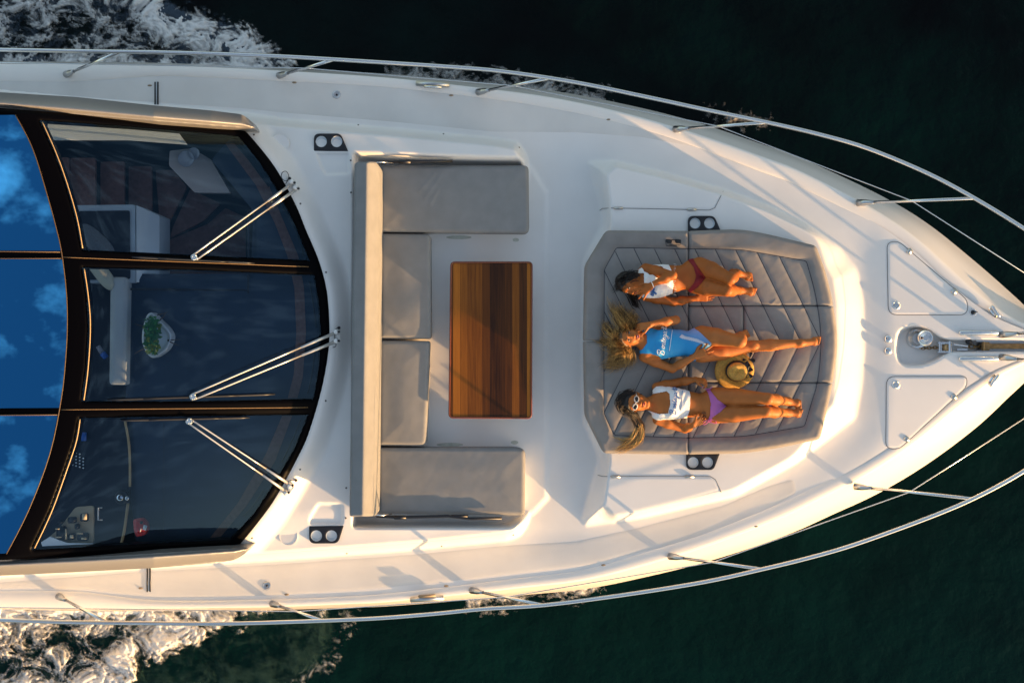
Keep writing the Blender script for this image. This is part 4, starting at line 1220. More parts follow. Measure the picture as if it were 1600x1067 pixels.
def face_parts(parent, g, A, sc, smile=False, eyes=True):
    ax = (Vector(A[0]), Vector(A[1]), Vector(A[2]))
    if eyes:
        t = MB(); t3 = MB(); t4 = MB()
        for q in (-1, 1):
            t.ball(g(.030 * q, .012, .076), (.0120 * sc, .0060 * sc, .0075 * sc), ax, 12, 8)
            t3.ball(g(.030 * q, .012, .081), (.0065 * sc, .0060 * sc, .0045 * sc), ax, 10, 6)
            t4.tube([g(.016 * q, .031, .088), g(.030 * q, .036, .086), g(.044 * q, .031, .076)], [.002 * sc, .0032 * sc, .0018 * sc], 6)
            t4.tube([g(.018 * q, .018, .086), g(.030 * q, .021, .0875), g(.042 * q, .016, .078)], .0018 * sc, 5)
        t.build('eye', M['eyew'], parent); t3.build('iris', M['eyed'], parent); t4.build('eyebrow', M['hairbrown'], parent)
    t = MB()
    wd = .026 if smile else .020
    up = [g(-wd, -.050 if smile else -.055, .078), g(-.008, -.050, .091), g(0, -.051, .091), g(.008, -.050, .091), g(wd, -.050 if smile else -.055, .078)]
    lo = [g(-wd, -.050 if smile else -.055, .078), g(-.010, -.066 if smile else -.062, .089), g(.010, -.066 if smile else -.062, .089), g(wd, -.050 if smile else -.055, .078)]
    t.tube(up, [.002 * sc] + [.0042 * sc] * 3 + [.002 * sc], 7); t.tube(lo, [.002 * sc] + [.0048 * sc] * 2 + [.002 * sc], 7)
    t.build('lips', M['lip'], parent)
    if smile:
        t = MB(); t.ball(g(0, -.0565, .084), (.017 * sc, .0055 * sc, .006 * sc), ax, 12, 6); t.build('teeth', M['tooth'], parent)

def grow(name_mat, B, root, h=0.004):
    V, Q = mesh_sdf(B, h)
    V = relax(V, Q, 1, .5)
    o = mk('body', V, Q, name_mat, root)
    return V, Q
def tagdist(B, V, tags):
    d = np.full(len(V), 9.0)
    for p in B.pr:
        if p[0] in 'ec' and p[6] in tags: d = np.minimum(d, prim_d(p, V))
    return d
def garment(name, B, V, Q, poly, m, root, off=0.004, holes=(), tags=('torso',), others=('arm',), extra=None, zmin=-9, loose=0.0):
    N = vnorm(V, Q); p2 = pj(V)
    d, _ = sd(p2, A2(poly))
    for hh in holes: d = np.minimum(d, -sd(p2, A2(hh))[0])
    ok = (d > 0) & (tagdist(B, V, tags) < tagdist(B, V, others) + 0.002)
    if zmin > -9: ok &= V[:, 2] > zmin
    if extra is not None: ok &= extra(V, N)
    f = ok[Q].all(1); q = Q[f]
    # drop loose specks
    used = np.unique(q); rm = np.full(len(V), -1); rm[used] = np.arange(len(used))
    W = V[used] + N[used] * (off + loose * sst(d[used] / 8)[:, None] * (1 + 0.5 * np.sin(p2[used, :1] * .5 + p2[used, 1:] * .3)))
    q = rm[q]
    W = relax(W, q, 2, .35)
    o = mk(name, W, q, m, root)
    so_ = o.modifiers.new('thickness', 'SOLIDIFY'); so_.thickness = 0.003; so_.offset = -1
    return o, W
def strands(name, guides, mats, root, n=120, wig=0.006, rad=0.0022, seed=1, taper=.25, ns=14, rootspread=None):
    R = random.Random(seed)
    t = MB()
    tot = sum(g_[2] for g_ in guides)
    for pts, spread, wgt in guides:
        c = catmull([V3(P(*p)) for p in pts], 5)
        cnt = int(n * wgt / tot)
        for k in range(cnt):
            o0 = V3([R.gauss(0, 1), R.gauss(0, 1), abs(R.gauss(0, .6)) * .6]) ; o0 = o0 / 1.6
            ph = R.uniform(0, 6.28); fr = R.uniform(6, 11); am = wig * R.uniform(.4, 1.3)
            e = R.uniform(.55, 1.0)
            L = max(4, int(len(c) * e)); q = []
            for i in range(L):
                f = i / (len(c) - 1)
                sp = spread[0] + (spread[1] - spread[0]) * f
                w_ = V3([math.sin(ph + fr * f), math.cos(ph * 1.3 + fr * f), .5 * math.sin(ph * 2 + fr * f)]) * am * min(1, f * 2.5)
                q.append(c[i] + o0 * sp + w_)
            rr = [rad * R.uniform(.7, 1.3) * (1 - (1 - taper) * (i / (L - 1)) ** 2) for i in range(L)]
            t.cur = R.randrange(len(mats)) if len(mats) > 1 else 0
            t.tube([Vector(x) for x in q], rr, 4, caps=False)
    return t.build(name, mats, root)
def scalp(root, g, A, m, sc=1.0, front=0.035, low=-.07, wide=1.0):
    B = Body()
    B.ell(g(0, .027, -.014), A, V3((.080 * wide, .096, .098)) * sc, .01, 'h')
    B.ell(g(0, -.02, -.045), A, V3((.074 * wide, .085, .062)) * sc, .03, 'h')
    n = nrm(A[2] * .80 - A[1] * .62)
    B.cut(g(0, .040, front), n, .010)
    V, Q = mesh_sdf(B, 0.004)
    N = vnorm(V, Q)
    nn = np.array([noise.noise(Vector(v) * 40) * .004 + noise.noise(Vector((v[0] * 30, v[1] * 120, v[2] * 60))) * .003 for v in V])
    return mk('hair_cap', V + N * nn[:, None], Q, m, root)

# script lettering as pen strokes (unit height 1, advancing along +u)
GL = {
 'B': (0.95, [[(.22, .98), (.14, .5), (.05, 0)], [(-.12, .62), (-.10, .9), (.15, 1.05), (.5, 1.0), (.56, .75), (.40, .58), (.18, .52), (.48, .48), (.62, .25), (.45, .02), (.18, -.02), (.02, .08)]]),
 'o': (0.40, [[(.25, .45), (.08, .40), (.05, .12), (.2, .0), (.34, .14), (.30, .38), (.25, .45), (.44, .40)]]),
 'a': (0.48, [[(.36, .42), (.18, .46), (.05, .22), (.12, .0), (.28, .12), (.38, .42), (.34, .08), (.42, .0), (.52, .1)]]),
 't': (0.36, [[(.26, .85), (.16, .3), (.16, .04), (.28, .0), (.38, .1)], [(.05, .55), (.38, .60)]]),
 'e': (0.40, [[(.06, .2), (.28, .30), (.28, .44), (.14, .45), (.05, .2), (.12, .0), (.28, .02), (.42, .14)]]),
 'g': (0.50, [[(.38, .42), (.18, .46), (.06, .22), (.14, .02), (.30, .12), (.40, .42), (.32, -.3), (.14, -.46), (.02, -.3), (.25, -.12), (.54, .1)]]),
 '*': (0.8, [[(.1, .5), (.5, .75), (.75, .55), (.55, .3), (.2, .25), (.5, .12), (.68, .2)], [(.35, .95), (.45, .55), (.3, .1)]]),
}
def lettering(name, text, origin, along, up, height, W, m, root, rad=0.0034, under=True):
    """strokes laid on the garment surface W (vertices); origin/along/up in photograph pixels"""
    p2 = pj(W); t = MB(); u = 0.0
    al, upv = A2(along), A2(up)
    def zat(x, y):
        d = (p2[:, 0] - x) ** 2 + (p2[:, 1] - y) ** 2
        k = np.argsort(d)[:14]
        return W[k, 2].max() if d[k[0]] < 16 else None
    def put(st):
        c = catmull(st, 3); run = []
        for a, b in c:
            q = A2(origin) + al * (u + a + b * .18) * height + upv * b * height
            z = zat(*q)
            if z is None:
                if len(run) > 1: t.tube(run, rad, 5)
                run = []
            else: run.append(PV(q[0], q[1], z + 0.003))
        if len(run) > 1: t.tube(run, rad, 5)
    for ch in text:
        adv, sts = GL[ch]
        for st in sts: put(st)
        u += adv
    if under:
        u0 = u; u = 0.0
        put([(k, -.75) for k in np.linspace(.9, u0 - .3, 12)])
    if t.V: return t.build(name, m, root)

ARM = lambda s: [(.042 * s, .043 * s, .034 * s), (.034 * s, .036 * s, .022 * s)]
LEG = lambda s: [(.074 * s, .075 * s, .049 * s), (.047 * s, .050 * s, .028 * s)]
def torso(B, neck, chest, waist, pelvis, side, s=1.0, hw=(.135, .105, .145), bust=.045, up=(0, 0, 1)):
    c, w_, p = V3(P(*chest)), V3(P(*waist)), V3(P(*pelvis)); n_ = V3(P(*neck))
    h = nrm(c - p); f = nrm(V3(up) - h * (V3(up) @ h)); sd_ = np.cross(h, f); A = np.array([sd_, h, f])
    B.ell(c, A, (hw[0] * s, .145 * s, .088 * s), .04, 'torso')
    B.ell((c + w_) / 2, A, (hw[1] * 1.08 * s, .12 * s, .078 * s), .05, 'torso')
    B.ell(w_, A, (hw[1] * s, .10 * s, .070 * s), .05, 'torso')
    B.ell(p, A, (hw[2] * s, .115 * s, .085 * s), .05, 'torso')
    for q in (-1, 1):
        B.ell(c + sd_ * q * .058 * s + f * .062 * s - h * .012, A, (.052 * s, .050 * s, bust * s), .03, 'torso')
    B.cap(n_, c + h * .10 * s, .046 * s, .055 * s, .05, 'neck')
    B.cap(c + h * .095 * s - sd_ * .10 * s, c + h * .095 * s + sd_ * .10 * s, .042 * s, .042 * s, .05, 'torso')
    return h, f, sd_
def nav(B, px, py, W, Z): pass

# --- the woman nearest the port side, dark hair, white crop top, red bikini bottom
pA = empty('person'); tag(pA, 'dark haired person in white crop top and red bikini bottom, hand held over the face', 'person', 'people lying on the sun pad')
B = Body(); s = .93
torso(B, (1004, 441, .18), (1024, 440, .185), (1056, 435, .165), (1084, 431, .18), None, s, (.135, .110, .145))
g, A = head(B, P(984, 444, .185), (-.92, .18, .1), (.25, -.80, .55), .95)
B.cap(P(992, 443, .17), P(1008, 441, .18), .045, .05, .04, 'neck')
limb(B, [P(1009, 419, .19), P(1051, 430.5, .36), P(1020, 444, .36)], ARM(s), .02, 'arm')
hand(B, P(1018, 446, .355), V3(P(992, 466, .34)) - V3(P(1018, 446, .355)), (0.1, 0, -1), (-.8, .6, 0), .55, .12, .98)
limb(B, [P(1009, 463, .16), P(1052, 472, .13), P(1088, 466, .15)], ARM(s), .02, 'arm')
hand(B, P(1089, 466, .15), (1, .10, 0.05), (0, .3, -1), (0, 1, .2), .05, .12, .95)
limb(B, [P(1093, 415, .19), P(1141, 436, .43), P(1151, 428, .15)], LEG(s), .016, 'leg')
foot(B, P(1152, 427, .150), P(1177, 433, .125), (0, 0, 1), .95, 'leg', -1)
limb(B, [P(1089, 446, .18), P(1136, 454, .40), P(1155, 454, .15)], LEG(s), .016, 'leg')
foot(B, P(1156, 454, .150), P(1182, 456, .125), (0, 0, 1), .95, 'leg', 1)
B.ell(P(1072.5, 437.5, .258), np.eye(3), (.006, .006, .012), .006, 'x', sub=True)
V, Q = grow(M['skinA'], B, pA)
face_parts(pA, g, A, .95)
scalp(pA, g, A, M['hairdark'], .97, .05)
strands('hair', [([(975, 440, .26), (968, 445, .2), (962, 455, .12)], (.03, .03), 3), ([(985, 430, .26), (975, 436, .24), (966, 448, .16), (958, 454, .105)], (.035, .02), 3),
                 ([(995, 430, .25), (988, 430, .26), (975, 440, .24)], (.03, .03), 3), ([(985, 455, .2), (990, 466, .14), (994, 477, .105), (1000, 480, .10)], (.03, .02), 3)],
        [M['hairdark'], M['hairdark'], M['hairdark']], pA, 240, .004, .0024, 3)
TA = [(994, 434), (998, 422), (1008, 413), (1022, 411), (1044, 411), (1052, 428), (1052.5, 445), (1051, 458), (1040, 464), (1024, 466), (1004, 465), (1000, 452)]
garment('crop_top', B, V, Q, TA, M['wtop'], pA, .005, others=('arm', 'head'), loose=.006, tags=('torso', 'neck'), extra=lambda V, N: ~((pj(V)[:, 0] < 1006) & (np.abs(pj(V)[:, 1] - 441) < 13)))
o, W = garment('print_base', B, V, Q, TA, M['wtop'], pA, .012, others=('arm', 'head'))
bpy.data.objects.remove(o)
lettering('shirt_print', 'ega*', (1021, 463), (.12, -1), (-1, -.1), 9, W, M['ink'], pA, .0036, False)
garment('bikini_bottom', B, V, Q, [(1069, 399), (1080, 398), (1088, 412), (1098, 427), (1103, 434), (1098, 441), (1090, 450), (1078, 458), (1068, 461), (1076, 452), (1084, 441), (1087, 432), (1083, 418)], M['redbik'], pA, .004, tags=('torso', 'leg'), others=('arm',))
t = MB()
for k in range(17):
    y = 412 + k * 3.0; x = 1052.5 + .8 * math.sin(k)
    t.tube([PV(x, y, .255 - .00009 * (y - 437) ** 2), PV(x + 4, y + rnd.uniform(-1.5, 1.5), .240 - .00009 * (y - 437) ** 2)], .0014, 4)
t.build('fringe', M['wtop'], pA)
t = MB(); c0 = V3(P(1019, 444.5, .36)); dd = nrm(V3(P(1051, 430.5, .36)) - c0); a_ = nrm(np.cross(dd, (0, 0, 1))); b_ = np.cross(dd, a_)
t.tube([Vector(c0 + (a_ * math.cos(q) + b_ * math.sin(q)) * .027) for q in np.linspace(0, 2 * math.pi, 20)], .0035, 6); t.build('bracelet', M['white'], pA)

# --- the woman in the middle, long blond hair, blue one-piece
pB = empty('person'); tag(pB, 'blond smiling person in a blue one-piece swimsuit, lying in the middle with one knee raised', 'person', 'people lying on the sun pad')
B = Body(); s = .93
torso(B, (1004, 533, .17), (1027, 536, .185), (1064, 536, .165), (1092, 538, .18), None, s, (.138, .108, .150))
g, A = head(B, P(982, 527, .205), (-1, .05, .12), (.08, .10, 1), .98)
B.cap(P(990, 529, .17), P(1010, 533, .175), .047, .052, .04, 'neck')
limb(B, [P(1009, 514, .165), P(1056, 500, .20), P(1016, 507, .285)], ARM(s), .02, 'arm')
hand(B, P(1015, 507.5, .285), V3(P(992, 513, .25)) - V3(P(1015, 507.5, .285)), (0, -.5, -1), (.2, -1, 0), .08, .38, .95)
limb(B, [P(1006, 558, .155), P(1050, 576, .14), P(1086, 557, .255)], ARM(s), .02, 'arm')
hand(B, P(1087, 556.5, .258), V3(P(1113, 545, .285)) - V3(P(1087, 556.5, .258)), (0.15, 0, -1), (-.4, 1, 0), .50, .10, .98)
limb(B, [P(1097, 522, .19), P(1157, 534, .44), P(1158, 524, .16)], LEG(s), .016, 'leg')
foot(B, P(1158, 524, .150), P(1171, 520, .12), (0, 0, 1), .9, 'leg', -1)
limb(B, [P(1097, 553, .18), P(1176, 541, .165), P(1249, 536, .135)], LEG(s * 1.03), .016, 'leg')
B.ell(P(1178, 540.5, .205), np.eye(3), (.034, .030, .018), .02, 'leg')
foot(B, P(1251, 536, .145), P(1282, 531, .155), (-.15, .2, 1), .95, 'leg', 1)
V, Q = grow(M['skinB'], B, pB)
face_parts(pB, g, A, .98, smile=True)
scalp(pB, g, A, M['blond3'], .99, .045)
BM = [M['blond1'], M['blond2'], M['blond2'], M['blond3']]
strands('hair', [([(975, 512, .27), (968, 500, .19), (960, 487, .12), (953, 470, .105)], (.035, .035), 5),
                 ([(985, 510, .25), (982, 500, .17), (975, 487, .12), (972, 474, .105)], (.03, .04), 5),
                 ([(988, 508, .22), (990, 500, .15), (988, 492, .12), (982, 480, .11)], (.02, .03), 3),
                 ([(964, 524, .27), (955, 518, .19), (948, 512, .13), (946, 505, .11)], (.035, .03), 4),
                 ([(966, 535, .27), (956, 535, .18), (948, 541, .13), (940, 533, .11)], (.03, .03), 3),
                 ([(972, 546, .25), (962, 549, .18), (958, 560, .13), (946, 571, .11)], (.035, .035), 6),
                 ([(978, 548, .23), (976, 558, .17), (966, 566, .13), (952, 573, .11), (941, 578, .10)], (.03, .03), 6),
                 ([(984, 548, .2), (986, 556, .15), (984, 566, .12), (974, 574, .11)], (.02, .025), 3),
                 ([(962, 520, .27), (958, 530, .23), (960, 542, .2), (968, 552, .16), (972, 560, .13)], (.02, .02), 3),
                 ([(960, 532, .15), (945, 533.5, .11), (925, 534, .105)], (.012, .008), 1.2)],
        BM, pB, 1000, .028, .0016, 11)
SB = [(995, 513), (1010, 512), (1018, 513), (1030, 516), (1040, 512), (1062, 508), (1080, 509), (1096, 520), (1106, 530), (1112, 536), (1110, 545), (1101, 551), (1092, 558), (1085, 566), (1060, 562), (1034, 563), (1029, 556), (1018, 553), (998, 553), (996, 548), (1004, 545), (1010, 536), (1010, 524), (1003, 518)]
o, W = garment('swimsuit', B, V, Q, SB, M['bluesuit'], pB, .004, tags=('torso', 'neck', 'leg'), others=('arm', 'head'))
garment('suit_swoosh', B, V, Q, [(1060, 527), (1065, 522), (1070, 525), (1090, 529), (1106, 536), (1104, 540), (1085, 534), (1066, 530)], mat('pale_swoosh', (0.6, 0.6, 0.66), 0.6), pB, .0065, others=('arm',), tags=('torso', 'leg'))  # pale tapered swoosh laid over the front of the suit
lettering('suit_print', 'Boatega*', (1037, 555), (.14, -.99), (-.99, -.14), 10.4, W, M['inkw'], pB, .0024)

# --- the woman nearest the starboard side
pC = empty('person'); tag(pC, 'person in white sunglasses, cropped white top and purple bikini bottom with a long ponytail', 'person', 'people lying on the sun pad')
B = Body(); s = .92
torso(B, (1019, 631, .17), (1046, 630, .185), (1083, 632, .165), (1112, 633, .175), None, s, (.136, .106, .148))
g, A = head(B, P(992, 628, .205), (-.98, .16, .12), (.12, -.06, 1), .98)
B.cap(P(1002, 630, .17), P(1024, 631, .175), .044, .05, .04, 'neck')
limb(B, [P(1026, 605, .155), P(1062, 597, .12), P(1085, 593, .20)], ARM(s), .02, 'arm')
hand(B, P(1086, 592.5, .21), (.9, -.2, .35), (.25, -.9, -.5), (0, -.5, 1), .04, .95, .92)
limb(B, [P(1027, 656, .155), P(1070, 670, .125), P(1083, 664, .245)], ARM(s), .02, 'arm')
hand(B, P(1084, 663.5, .252), (.85, .45, -.25), (-.2, .3, -1), (-.5, 1, 0), .30, .30, .92)
limb(B, [P(1119, 618, .185), P(1200, 623, .36), P(1231, 627, .15)], LEG(s), .016, 'leg')
foot(B, P(1231, 627, .150), P(1251, 632, .175), (-.5, 0, 1), .98, 'leg', -1)
limb(B, [P(1119, 648, .18), P(1197, 643, .34), P(1231, 645, .15)], LEG(s), .016, 'leg')
foot(B, P(1231, 645, .150), P(1252, 646, .175), (-.5, 0, 1), .98, 'leg', 1)
B.ell(P(1099, 630, .252), np.eye(3), (.006, .006, .012), .006, 'x', sub=True)
V, Q = grow(M['skinC'], B, pC)
face_parts(pC, g, A, .98, eyes=False)
scalp(pC, g, A, M['hairdark'], .99, .045)
strands('hair', [([(975, 620, .26), (968, 630, .24), (972, 642, .2), (985, 652, .14)], (.03, .02), 4), ([(985, 612, .25), (972, 618, .25), (968, 632, .2), (975, 648, .15)], (.025, .02), 3),
                 ([(980, 640, .22), (990, 650, .16), (998, 662, .13), (996, 675, .125)], (.025, .03), 5)],
        [M['hairdark'], M['hairbrown'], M['hairdark']], pC, 260, .005, .0023, 5)
strands('ponytail', [([(988, 645, .17), (994, 655, .15), (1000, 668, .13), (997, 678, .125), (988, 690, .12)], (.022, .026), 5), ([(990, 650, .16), (1002, 662, .13), (1003, 676, .12)], (.02, .02), 2)],
        [M['hairdark'], M['hairbrown'], M['blond3']], pC, 130, .007, .0022, 9)
strands('blond_tips', [([(1000, 662, .145), (1003, 674, .135), (999, 686, .13), (988, 696, .125), (970, 704, .12), (953, 708, .11)], (.012, .022), 4), ([(996, 672, .14), (990, 684, .13), (976, 694, .125), (962, 704, .115)], (.018, .022), 4),
                     ([(990, 678, .13), (982, 687, .125), (968, 688, .12), (956, 683, .11)], (.012, .016), 1.2)], [M['blond1'], M['blond2'], M['blond1'], M['blond3']], pC, 150, .009, .0021, 10)
TC = [(1014, 605), (1026, 604), (1050, 603), (1076, 606), (1079, 618), (1078, 640), (1073, 655), (1050, 656), (1030, 658), (1018, 657), (1010, 640), (1010, 622)]
NECK = [(996, 614), (1020, 616), (1042, 612), (1046, 616), (1047, 630), (1044, 645), (1030, 646), (1014, 641), (998, 640)]
o, W = garment('crop_top', B, V, Q, TC, M['wtop'], pC, .005, holes=[NECK], tags=('torso', 'neck'), others=('arm', 'head'), loose=.005)
lettering('shirt_print', 'Boatega*', (1056, 648), (.08, -.995), (-.995, -.08), 9.8, W, M['ink'], pC, .0026)
garment('bikini_bottom', B, V, Q, [(1099, 604), (1107, 604), (1113, 613), (1122, 624), (1136, 634), (1126, 644), (1114, 652), (1110, 663), (1103, 663), (1109, 648), (1110, 630), (1106, 614)], M['purple'], pC, .004, tags=('torso', 'leg'), others=('arm',))
t = MB()
for pts in ([(1106, 655), (1112, 660), (1119, 661), (1117, 657), (1108, 655)], [(1105, 656), (1098, 661), (1101, 663), (1108, 658)], [(1108, 653), (1116, 648), (1122, 646)]):
    t.tube([PV(x, y, .225) for x, y in catmull(pts, 5)], .0034, 6)
t.build('side_tie', M['pink'], pC)
t = MB()
for pts in ([(1104, 608), (1098, 605), (1094, 602)], [(1104, 608), (1110, 607), (1113, 604)]):
    t.tube([PV(x, y, .21) for x, y in catmull(pts, 5)], .0034, 6)
t.build('side_tie', M['purple'], pC)
sg_ = MB(); ax = (Vector(A[0]), Vector(A[1]), Vector(A[2]))
for q in (-1, 1):
    pts = [g(.031 * q + .024 * math.cos(a), .012 + .017 * math.sin(a), .097 - abs(.031 * q + .024 * math.cos(a)) * .25) for a in np.linspace(0, 2 * math.pi, 22)]
    sg_.tube(pts, .0052, 7)
    sg_.tube([g(.055 * q, .014, .085), g(.076 * q, .010, .03)], .003, 6)
sg_.tube([g(-.008, .016, .10), g(.008, .016, .10)], .004, 6)
o = sg_.build('sunglasses', mat('ivory_plastic', (0.50, 0.48, 0.45), 0.4), pC)
t = MB()
for q in (-1, 1): t.ball(g(.031 * q, .012, .092), (.022, .0155, .004), ax, 16, 8)
t.build('lens', M['lens'], pC)

lettering('tattoo', '**', (1104, 654), (-.1, -1), (-1, .1), 7, V[V[:, 2] > .12], mat('tattoo_ink', (0.05, 0.035, 0.025), 0.6), pC, .0016, False)
# --- straw hat and loose sunglasses
hat = empty('straw_hat'); tag(hat, 'straw sun hat with black band and bow lying on the sun pad between two people', 'hat')
ha = nrm((-.10, -.16, 1)); hc = V3(P(1147.5, 579, .145)); hx = nrm(np.cross((0, 1, 0), ha)); hy = np.cross(ha, hx)
def hp(r, q, z, sx=1.0): 
    return hc + hx * (r * math.cos(q)) + hy * (r * math.sin(q) * sx) + ha * z
rows = []; n = 56
for r, z in ((.060, .0), (.085, .000), (.105, .003), (.125, .004), (.14, .0), (.151, -.008), (.153, -.014)):
    rows.append(np.array([hp(r * (1 + .012 * math.sin(2 * q + .6)), q, z + .010 * math.sin(2 * q + 1.2) * (r / .15) ** 2) for q in np.linspace(0, 2 * math.pi, n, endpoint=False)]))
b_ = loft('brim', rows, M['straw'], hat, closed=True)
md = b_.modifiers.new('t', 'SOLIDIFY'); md.thickness = .004
rows = []
for r, z in ((.086, 0), (.083, .03), (.080, .06), (.076, .082), (.068, .096), (.055, .102), (.040, .096), (.022, .088), (.002, .086)):
    rows.append(np.array([hp(r, q, z - (.012 * math.cos(q - .5) ** 2 if z > .08 else 0), .93) + hx * .018 for q in np.linspace(0, 2 * math.pi, n, endpoint=False)]))
loft('hat_crown', rows, M['straw'], hat, closed=True)
rows = []
for r, z in ((.0915, .001), (.0905, .014), (.0885, .046), (.082, .048)):
    rows.append(np.array([hp(r, q, z, .93) + hx * .018 for q in np.linspace(0, 2 * math.pi, n, endpoint=False)]))
loft('hat_band', rows, M['blackp'], hat, closed=True)
t = MB()
for k in range(16):
    a = rnd.uniform(0, 6.28); L = rnd.uniform(5, 11); cx, cy = 1169 + rnd.uniform(-2, 3), 563 + rnd.uniform(-3, 3) + (20 if k % 3 == 0 else 0)
    z = .175 + rnd.uniform(0, .02)
    V_ = [PV(cx, cy, z), PV(cx + L * math.cos(a - .35), cy + L * math.sin(a - .35), z + .012), PV(cx + L * 1.1 * math.cos(a), cy + L * 1.1 * math.sin(a), z), PV(cx + L * math.cos(a + .35), cy + L * math.sin(a + .35), z + .01)]
    t.add(V_, [[0, 1, 2, 3]])
t.tube([PV(1166, 566, .17), PV(1170, 574, .172), PV(1168, 584, .17)], .006, 5)
t.build('hat_bow', M['blackp'], hat, smooth=False)

sgl = empty('sunglasses'); tag(sgl, 'black sunglasses lying folded on the grey border of the sun pad', 'sunglasses')
zz = 0.122
for x0, x1 in ((1040, 1050), (1054, 1064.5)):
    sheet('lens', rpoly([(x0, 373.5), (x1, 374.5), (x1 - .5, 380.5), (x0 + 1.5, 380)], 2.4), lambda x, y, d: zz + .006 * sst(d / 3), 0.8, M['lens'], sgl, skirt=.008)
t = MB(); t.tube([PV(1049, 375.5, zz + .004), PV(1052, 374.5, zz + .008), PV(1055, 375.5, zz + .004)], .004, 6)
t.tube([PV(1040, 375, zz), PV(1041, 384, zz - .004), PV(1058, 385, zz - .006)], .003, 6); t.tube([PV(1064, 376, zz), PV(1063, 383, zz - .004), PV(1046, 383, zz - .006)], .003, 6)
t.build('frame', M['blackp'], sgl)

# ------------------------------------------------------------------ water and foam
ZWAT = -2.0
def water_mat():
    m = bpy.data.materials.new('deep_sea_water'); m.use_nodes = True; n = m.node_tree; b = n.nodes['Principled BSDF']
    b.inputs['Base Color'].default_value = (0.0006, 0.0075, 0.0075, 1); b.inputs['Roughness'].default_value = 0.12
    b.inputs['IOR'].default_value = 1.33; b.inputs['Specular IOR Level'].default_value = 0.17
    tcn = n.nodes.new('ShaderNodeTexCoord')
    t1 = n.nodes.new('ShaderNodeTexNoise'); t1.inputs['Scale'].default_value = 1.1; t1.inputs['Detail'].default_value = 4
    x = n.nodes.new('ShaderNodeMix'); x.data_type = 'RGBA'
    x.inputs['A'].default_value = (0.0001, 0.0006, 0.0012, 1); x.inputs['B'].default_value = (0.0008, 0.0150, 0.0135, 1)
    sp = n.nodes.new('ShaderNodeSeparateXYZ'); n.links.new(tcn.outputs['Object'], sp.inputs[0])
    mr = n.nodes.new('ShaderNodeMapRange'); mr.inputs['From Min'].default_value = 5; mr.inputs['From Max'].default_value = -5; mr.inputs['To Min'].default_value = -.42; mr.inputs['To Max'].default_value = .25  # base colour darkens towards +Y, painting in the yacht's shaded side
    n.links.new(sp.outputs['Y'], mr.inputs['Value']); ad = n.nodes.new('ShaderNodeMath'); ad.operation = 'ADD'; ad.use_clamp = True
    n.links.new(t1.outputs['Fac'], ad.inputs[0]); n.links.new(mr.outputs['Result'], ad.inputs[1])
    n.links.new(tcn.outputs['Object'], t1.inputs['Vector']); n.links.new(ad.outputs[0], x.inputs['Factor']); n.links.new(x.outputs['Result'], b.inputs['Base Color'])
    t2 = n.nodes.new('ShaderNodeTexNoise'); t2.inputs['Scale'].default_value = 4; t2.inputs['Detail'].default_value = 5
    bp = n.nodes.new('ShaderNodeBump'); bp.inputs['Strength'].default_value = 0.6; bp.inputs['Distance'].default_value = 0.06
    n.links.new(tcn.outputs['Object'], t2.inputs['Vector']); n.links.new(t2.outputs['Fac'], bp.inputs['Height']); n.links.new(bp.outputs['Normal'], b.inputs['Normal'])
    return m
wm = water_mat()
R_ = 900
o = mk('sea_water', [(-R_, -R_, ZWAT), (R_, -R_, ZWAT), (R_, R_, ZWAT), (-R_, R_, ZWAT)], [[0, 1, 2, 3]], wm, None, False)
tag(o, kind='structure')

def foam_mat(nm='foam', colr=(0.66, 0.66, 0.65)):
    m = bpy.data.materials.new(nm); m.use_nodes = True; n = m.node_tree; b = n.nodes['Principled BSDF']
    b.inputs['Base Color'].default_value = (*colr, 1); b.inputs['Roughness'].default_value = 0.6
    at = n.nodes.new('ShaderNodeAttribute'); at.attribute_name = 'foam'
    tcn = n.nodes.new('ShaderNodeTexCoord')
    t1 = n.nodes.new('ShaderNodeTexNoise'); t1.inputs['Scale'].default_value = 11; t1.inputs['Detail'].default_value = 8; t1.inputs['Roughness'].default_value = .62; t1.inputs['Distortion'].default_value = .2
    n.links.new(tcn.outputs['Object'], t1.inputs['Vector'])
    a1 = n.nodes.new('ShaderNodeMath'); a1.operation = 'MULTIPLY_ADD'; a1.inputs[1].default_value = 0.95
    s1 = n.nodes.new('ShaderNodeMath'); s1.operation = 'SUBTRACT'; s1.inputs[1].default_value = .475
    n.links.new(at.outputs['Fac'], s1.inputs[0]); n.links.new(t1.outputs['Fac'], a1.inputs[0]); n.links.new(s1.outputs[0], a1.inputs[2])
    r = n.nodes.new('ShaderNodeMapRange'); r.inputs['From Min'].default_value = 0.05; r.inputs['From Max'].default_value = 1.10
    n.links.new(a1.outputs[0], r.inputs['Value']); n.links.new(r.outputs['Result'], b.inputs['Alpha'])
    bp = n.nodes.new('ShaderNodeBump'); bp.inputs['Strength'].default_value = 0.25; bp.inputs['Distance'].default_value = 0.010
    n.links.new(t1.outputs['Fac'], bp.inputs['Height']); n.links.new(bp.outputs['Normal'], b.inputs['Normal'])
    return m
fm = foam_mat()
am = foam_mat('aerated_green_water', (0.012, 0.050, 0.036)); bmw = foam_mat('aerated_blue_water', (0.014, 0.032, 0.055))
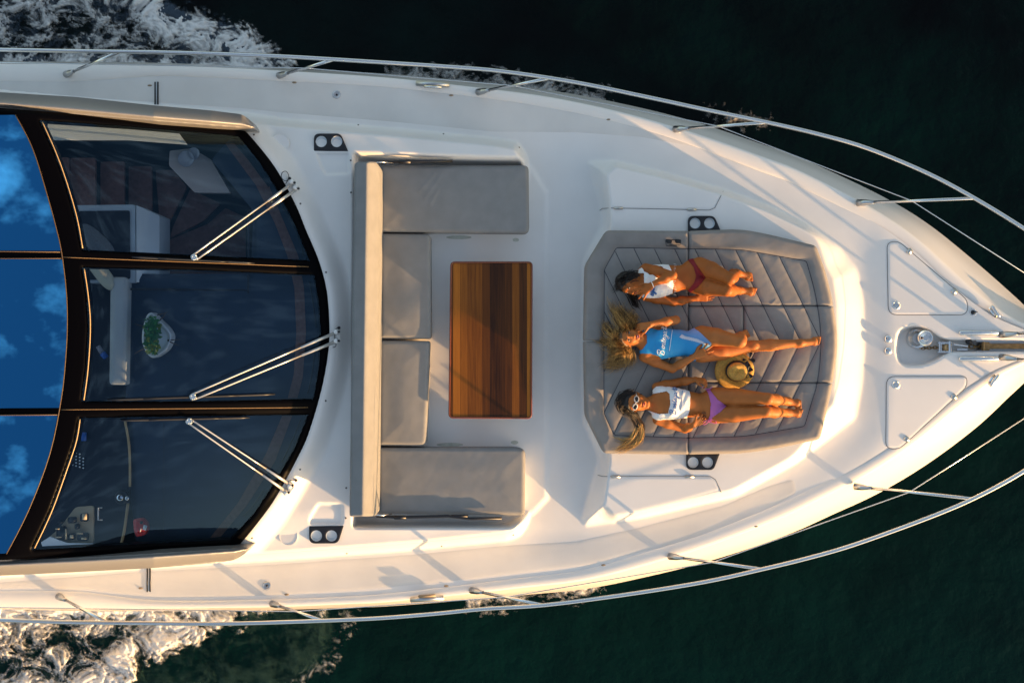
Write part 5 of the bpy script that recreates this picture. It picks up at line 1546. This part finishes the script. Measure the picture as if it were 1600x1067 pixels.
def foam(name, box, front, label=None, seed=0, res=1.5, dens=1.0, mm=None, relief=.14):
    x0, y0, x1, y1 = box
    xs = np.arange(x0, x1, res); ys = np.arange(y0, y1, res)
    gx, gy = np.meshgrid(xs, ys); X = np.stack([gx.ravel(), gy.ravel()], 1)
    d = sd(X, A2(front))[0]
    k = 1 / 190
    f = np.zeros(len(X)); hh = np.zeros(len(X))
    for i, (x, y) in enumerate(X):
        if d[i] < -14: continue
        p = Vector((x * k * 3.2 + seed, y * k * 4.2, seed * .7))
        wv = noise.noise_vector(p * 1.3) * .42
        q = p + wv
        n1 = noise.fractal(q * 1.5, .7, 2.1, 6)
        n2 = 1 - abs(noise.fractal(q * 2.6 + Vector((5, 2, 1)), .6, 2.2, 6)) * 2.4
        n3 = noise.fractal(q * 8, .8, 2.1, 4)
        edge = float(sst((d[i] + 10 + 14 * n3 + 16 * n1) / 40))
        crest = float(sst(1 - (d[i] - 10) / 62))
        v = edge * (.0 + .86 * crest + .52 * n1 + .46 * max(n2, 0) + .10 * n3) * dens
        f[i] = min(1.15, max(0, v)); hh[i] = relief * (.11 * f[i] + .06 * n3 * edge + .12 * n1 * edge)
    z = ZWAT + .012 + hh
    V = PA(X[:, 0], X[:, 1], np.maximum(z, ZWAT + .006))
    nx, ny = len(xs), len(ys); idx = np.arange(nx * ny).reshape(ny, nx)
    q = np.stack([idx[:-1, :-1], idx[1:, :-1], idx[1:, 1:], idx[:-1, 1:]], -1).reshape(-1, 4)
    q = q[(f[q] > .03).any(1)]
    used = np.unique(q); rm = np.full(nx * ny, -1); rm[used] = np.arange(len(used))
    o = mk(name, V[used], rm[q], mm or fm, None, True)
    at = o.data.attributes.new('foam', 'FLOAT', 'POINT'); at.data.foreach_set('value', f[used].astype(np.float32))
    tag(o, kind='stuff'); return o
foam('wake_foam', (-40, -30, 470, 140), [(-60, -60), (235, -60), (262, 4), (300, 14), (345, 34), (385, 50), (415, 74), (450, 100), (470, 140), (-60, 140)], seed=1.7, dens=1.25)
foam('wake_foam', (-40, 925, 560, 1100), [(-60, 925), (460, 925), (405, 958), (372, 975), (330, 992), (280, 1012), (225, 1035), (195, 1062), (180, 1100), (-60, 1100)], seed=4.3, dens=1.3, relief=.30)
foam('splash_glint_foam', (600, 96, 980, 190), [(600, 96), (700, 110), (800, 118), (860, 126), (940, 140), (965, 160), (900, 190), (600, 150)], seed=9.1, dens=.48)
foam('splash_glint_foam', (700, 900, 980, 965), [(722, 930), (800, 920), (900, 905), (945, 905), (940, 922), (905, 934), (850, 928), (800, 948), (730, 950)], seed=3.3, dens=.7)
foam('churned_water', (-40, -30, 470, 140), [(-60, -60), (225, -60), (252, 0), (290, 12), (335, 32), (375, 50), (405, 74), (440, 100), (460, 140), (-60, 140)], seed=2.9, dens=1.0, mm=bmw, res=2.2, relief=.06)
foam('churned_water', (-40, 925, 580, 1100), [(-60, 925), (570, 940), (556, 965), (535, 990), (530, 1015), (505, 1045), (470, 1075), (400, 1100), (-60, 1100)], seed=6.3, dens=.5, mm=am, res=2.2, relief=.06)
foam('wake_foam', (380, 940, 580, 1090), [(480, 958), (560, 945), (556, 970), (535, 988), (532, 1015), (505, 1045), (470, 1070), (455, 1062), (500, 1035), (515, 1010), (520, 985), (530, 965)], seed=6.3, dens=.55)
foam('splash_glint_foam', (1090, 160, 1210, 212), [(1100, 165), (1150, 172), (1200, 184), (1195, 200), (1140, 195), (1100, 188)], seed=2.2, dens=.2)  # sparse pale specks standing in for sun glints beside the hull
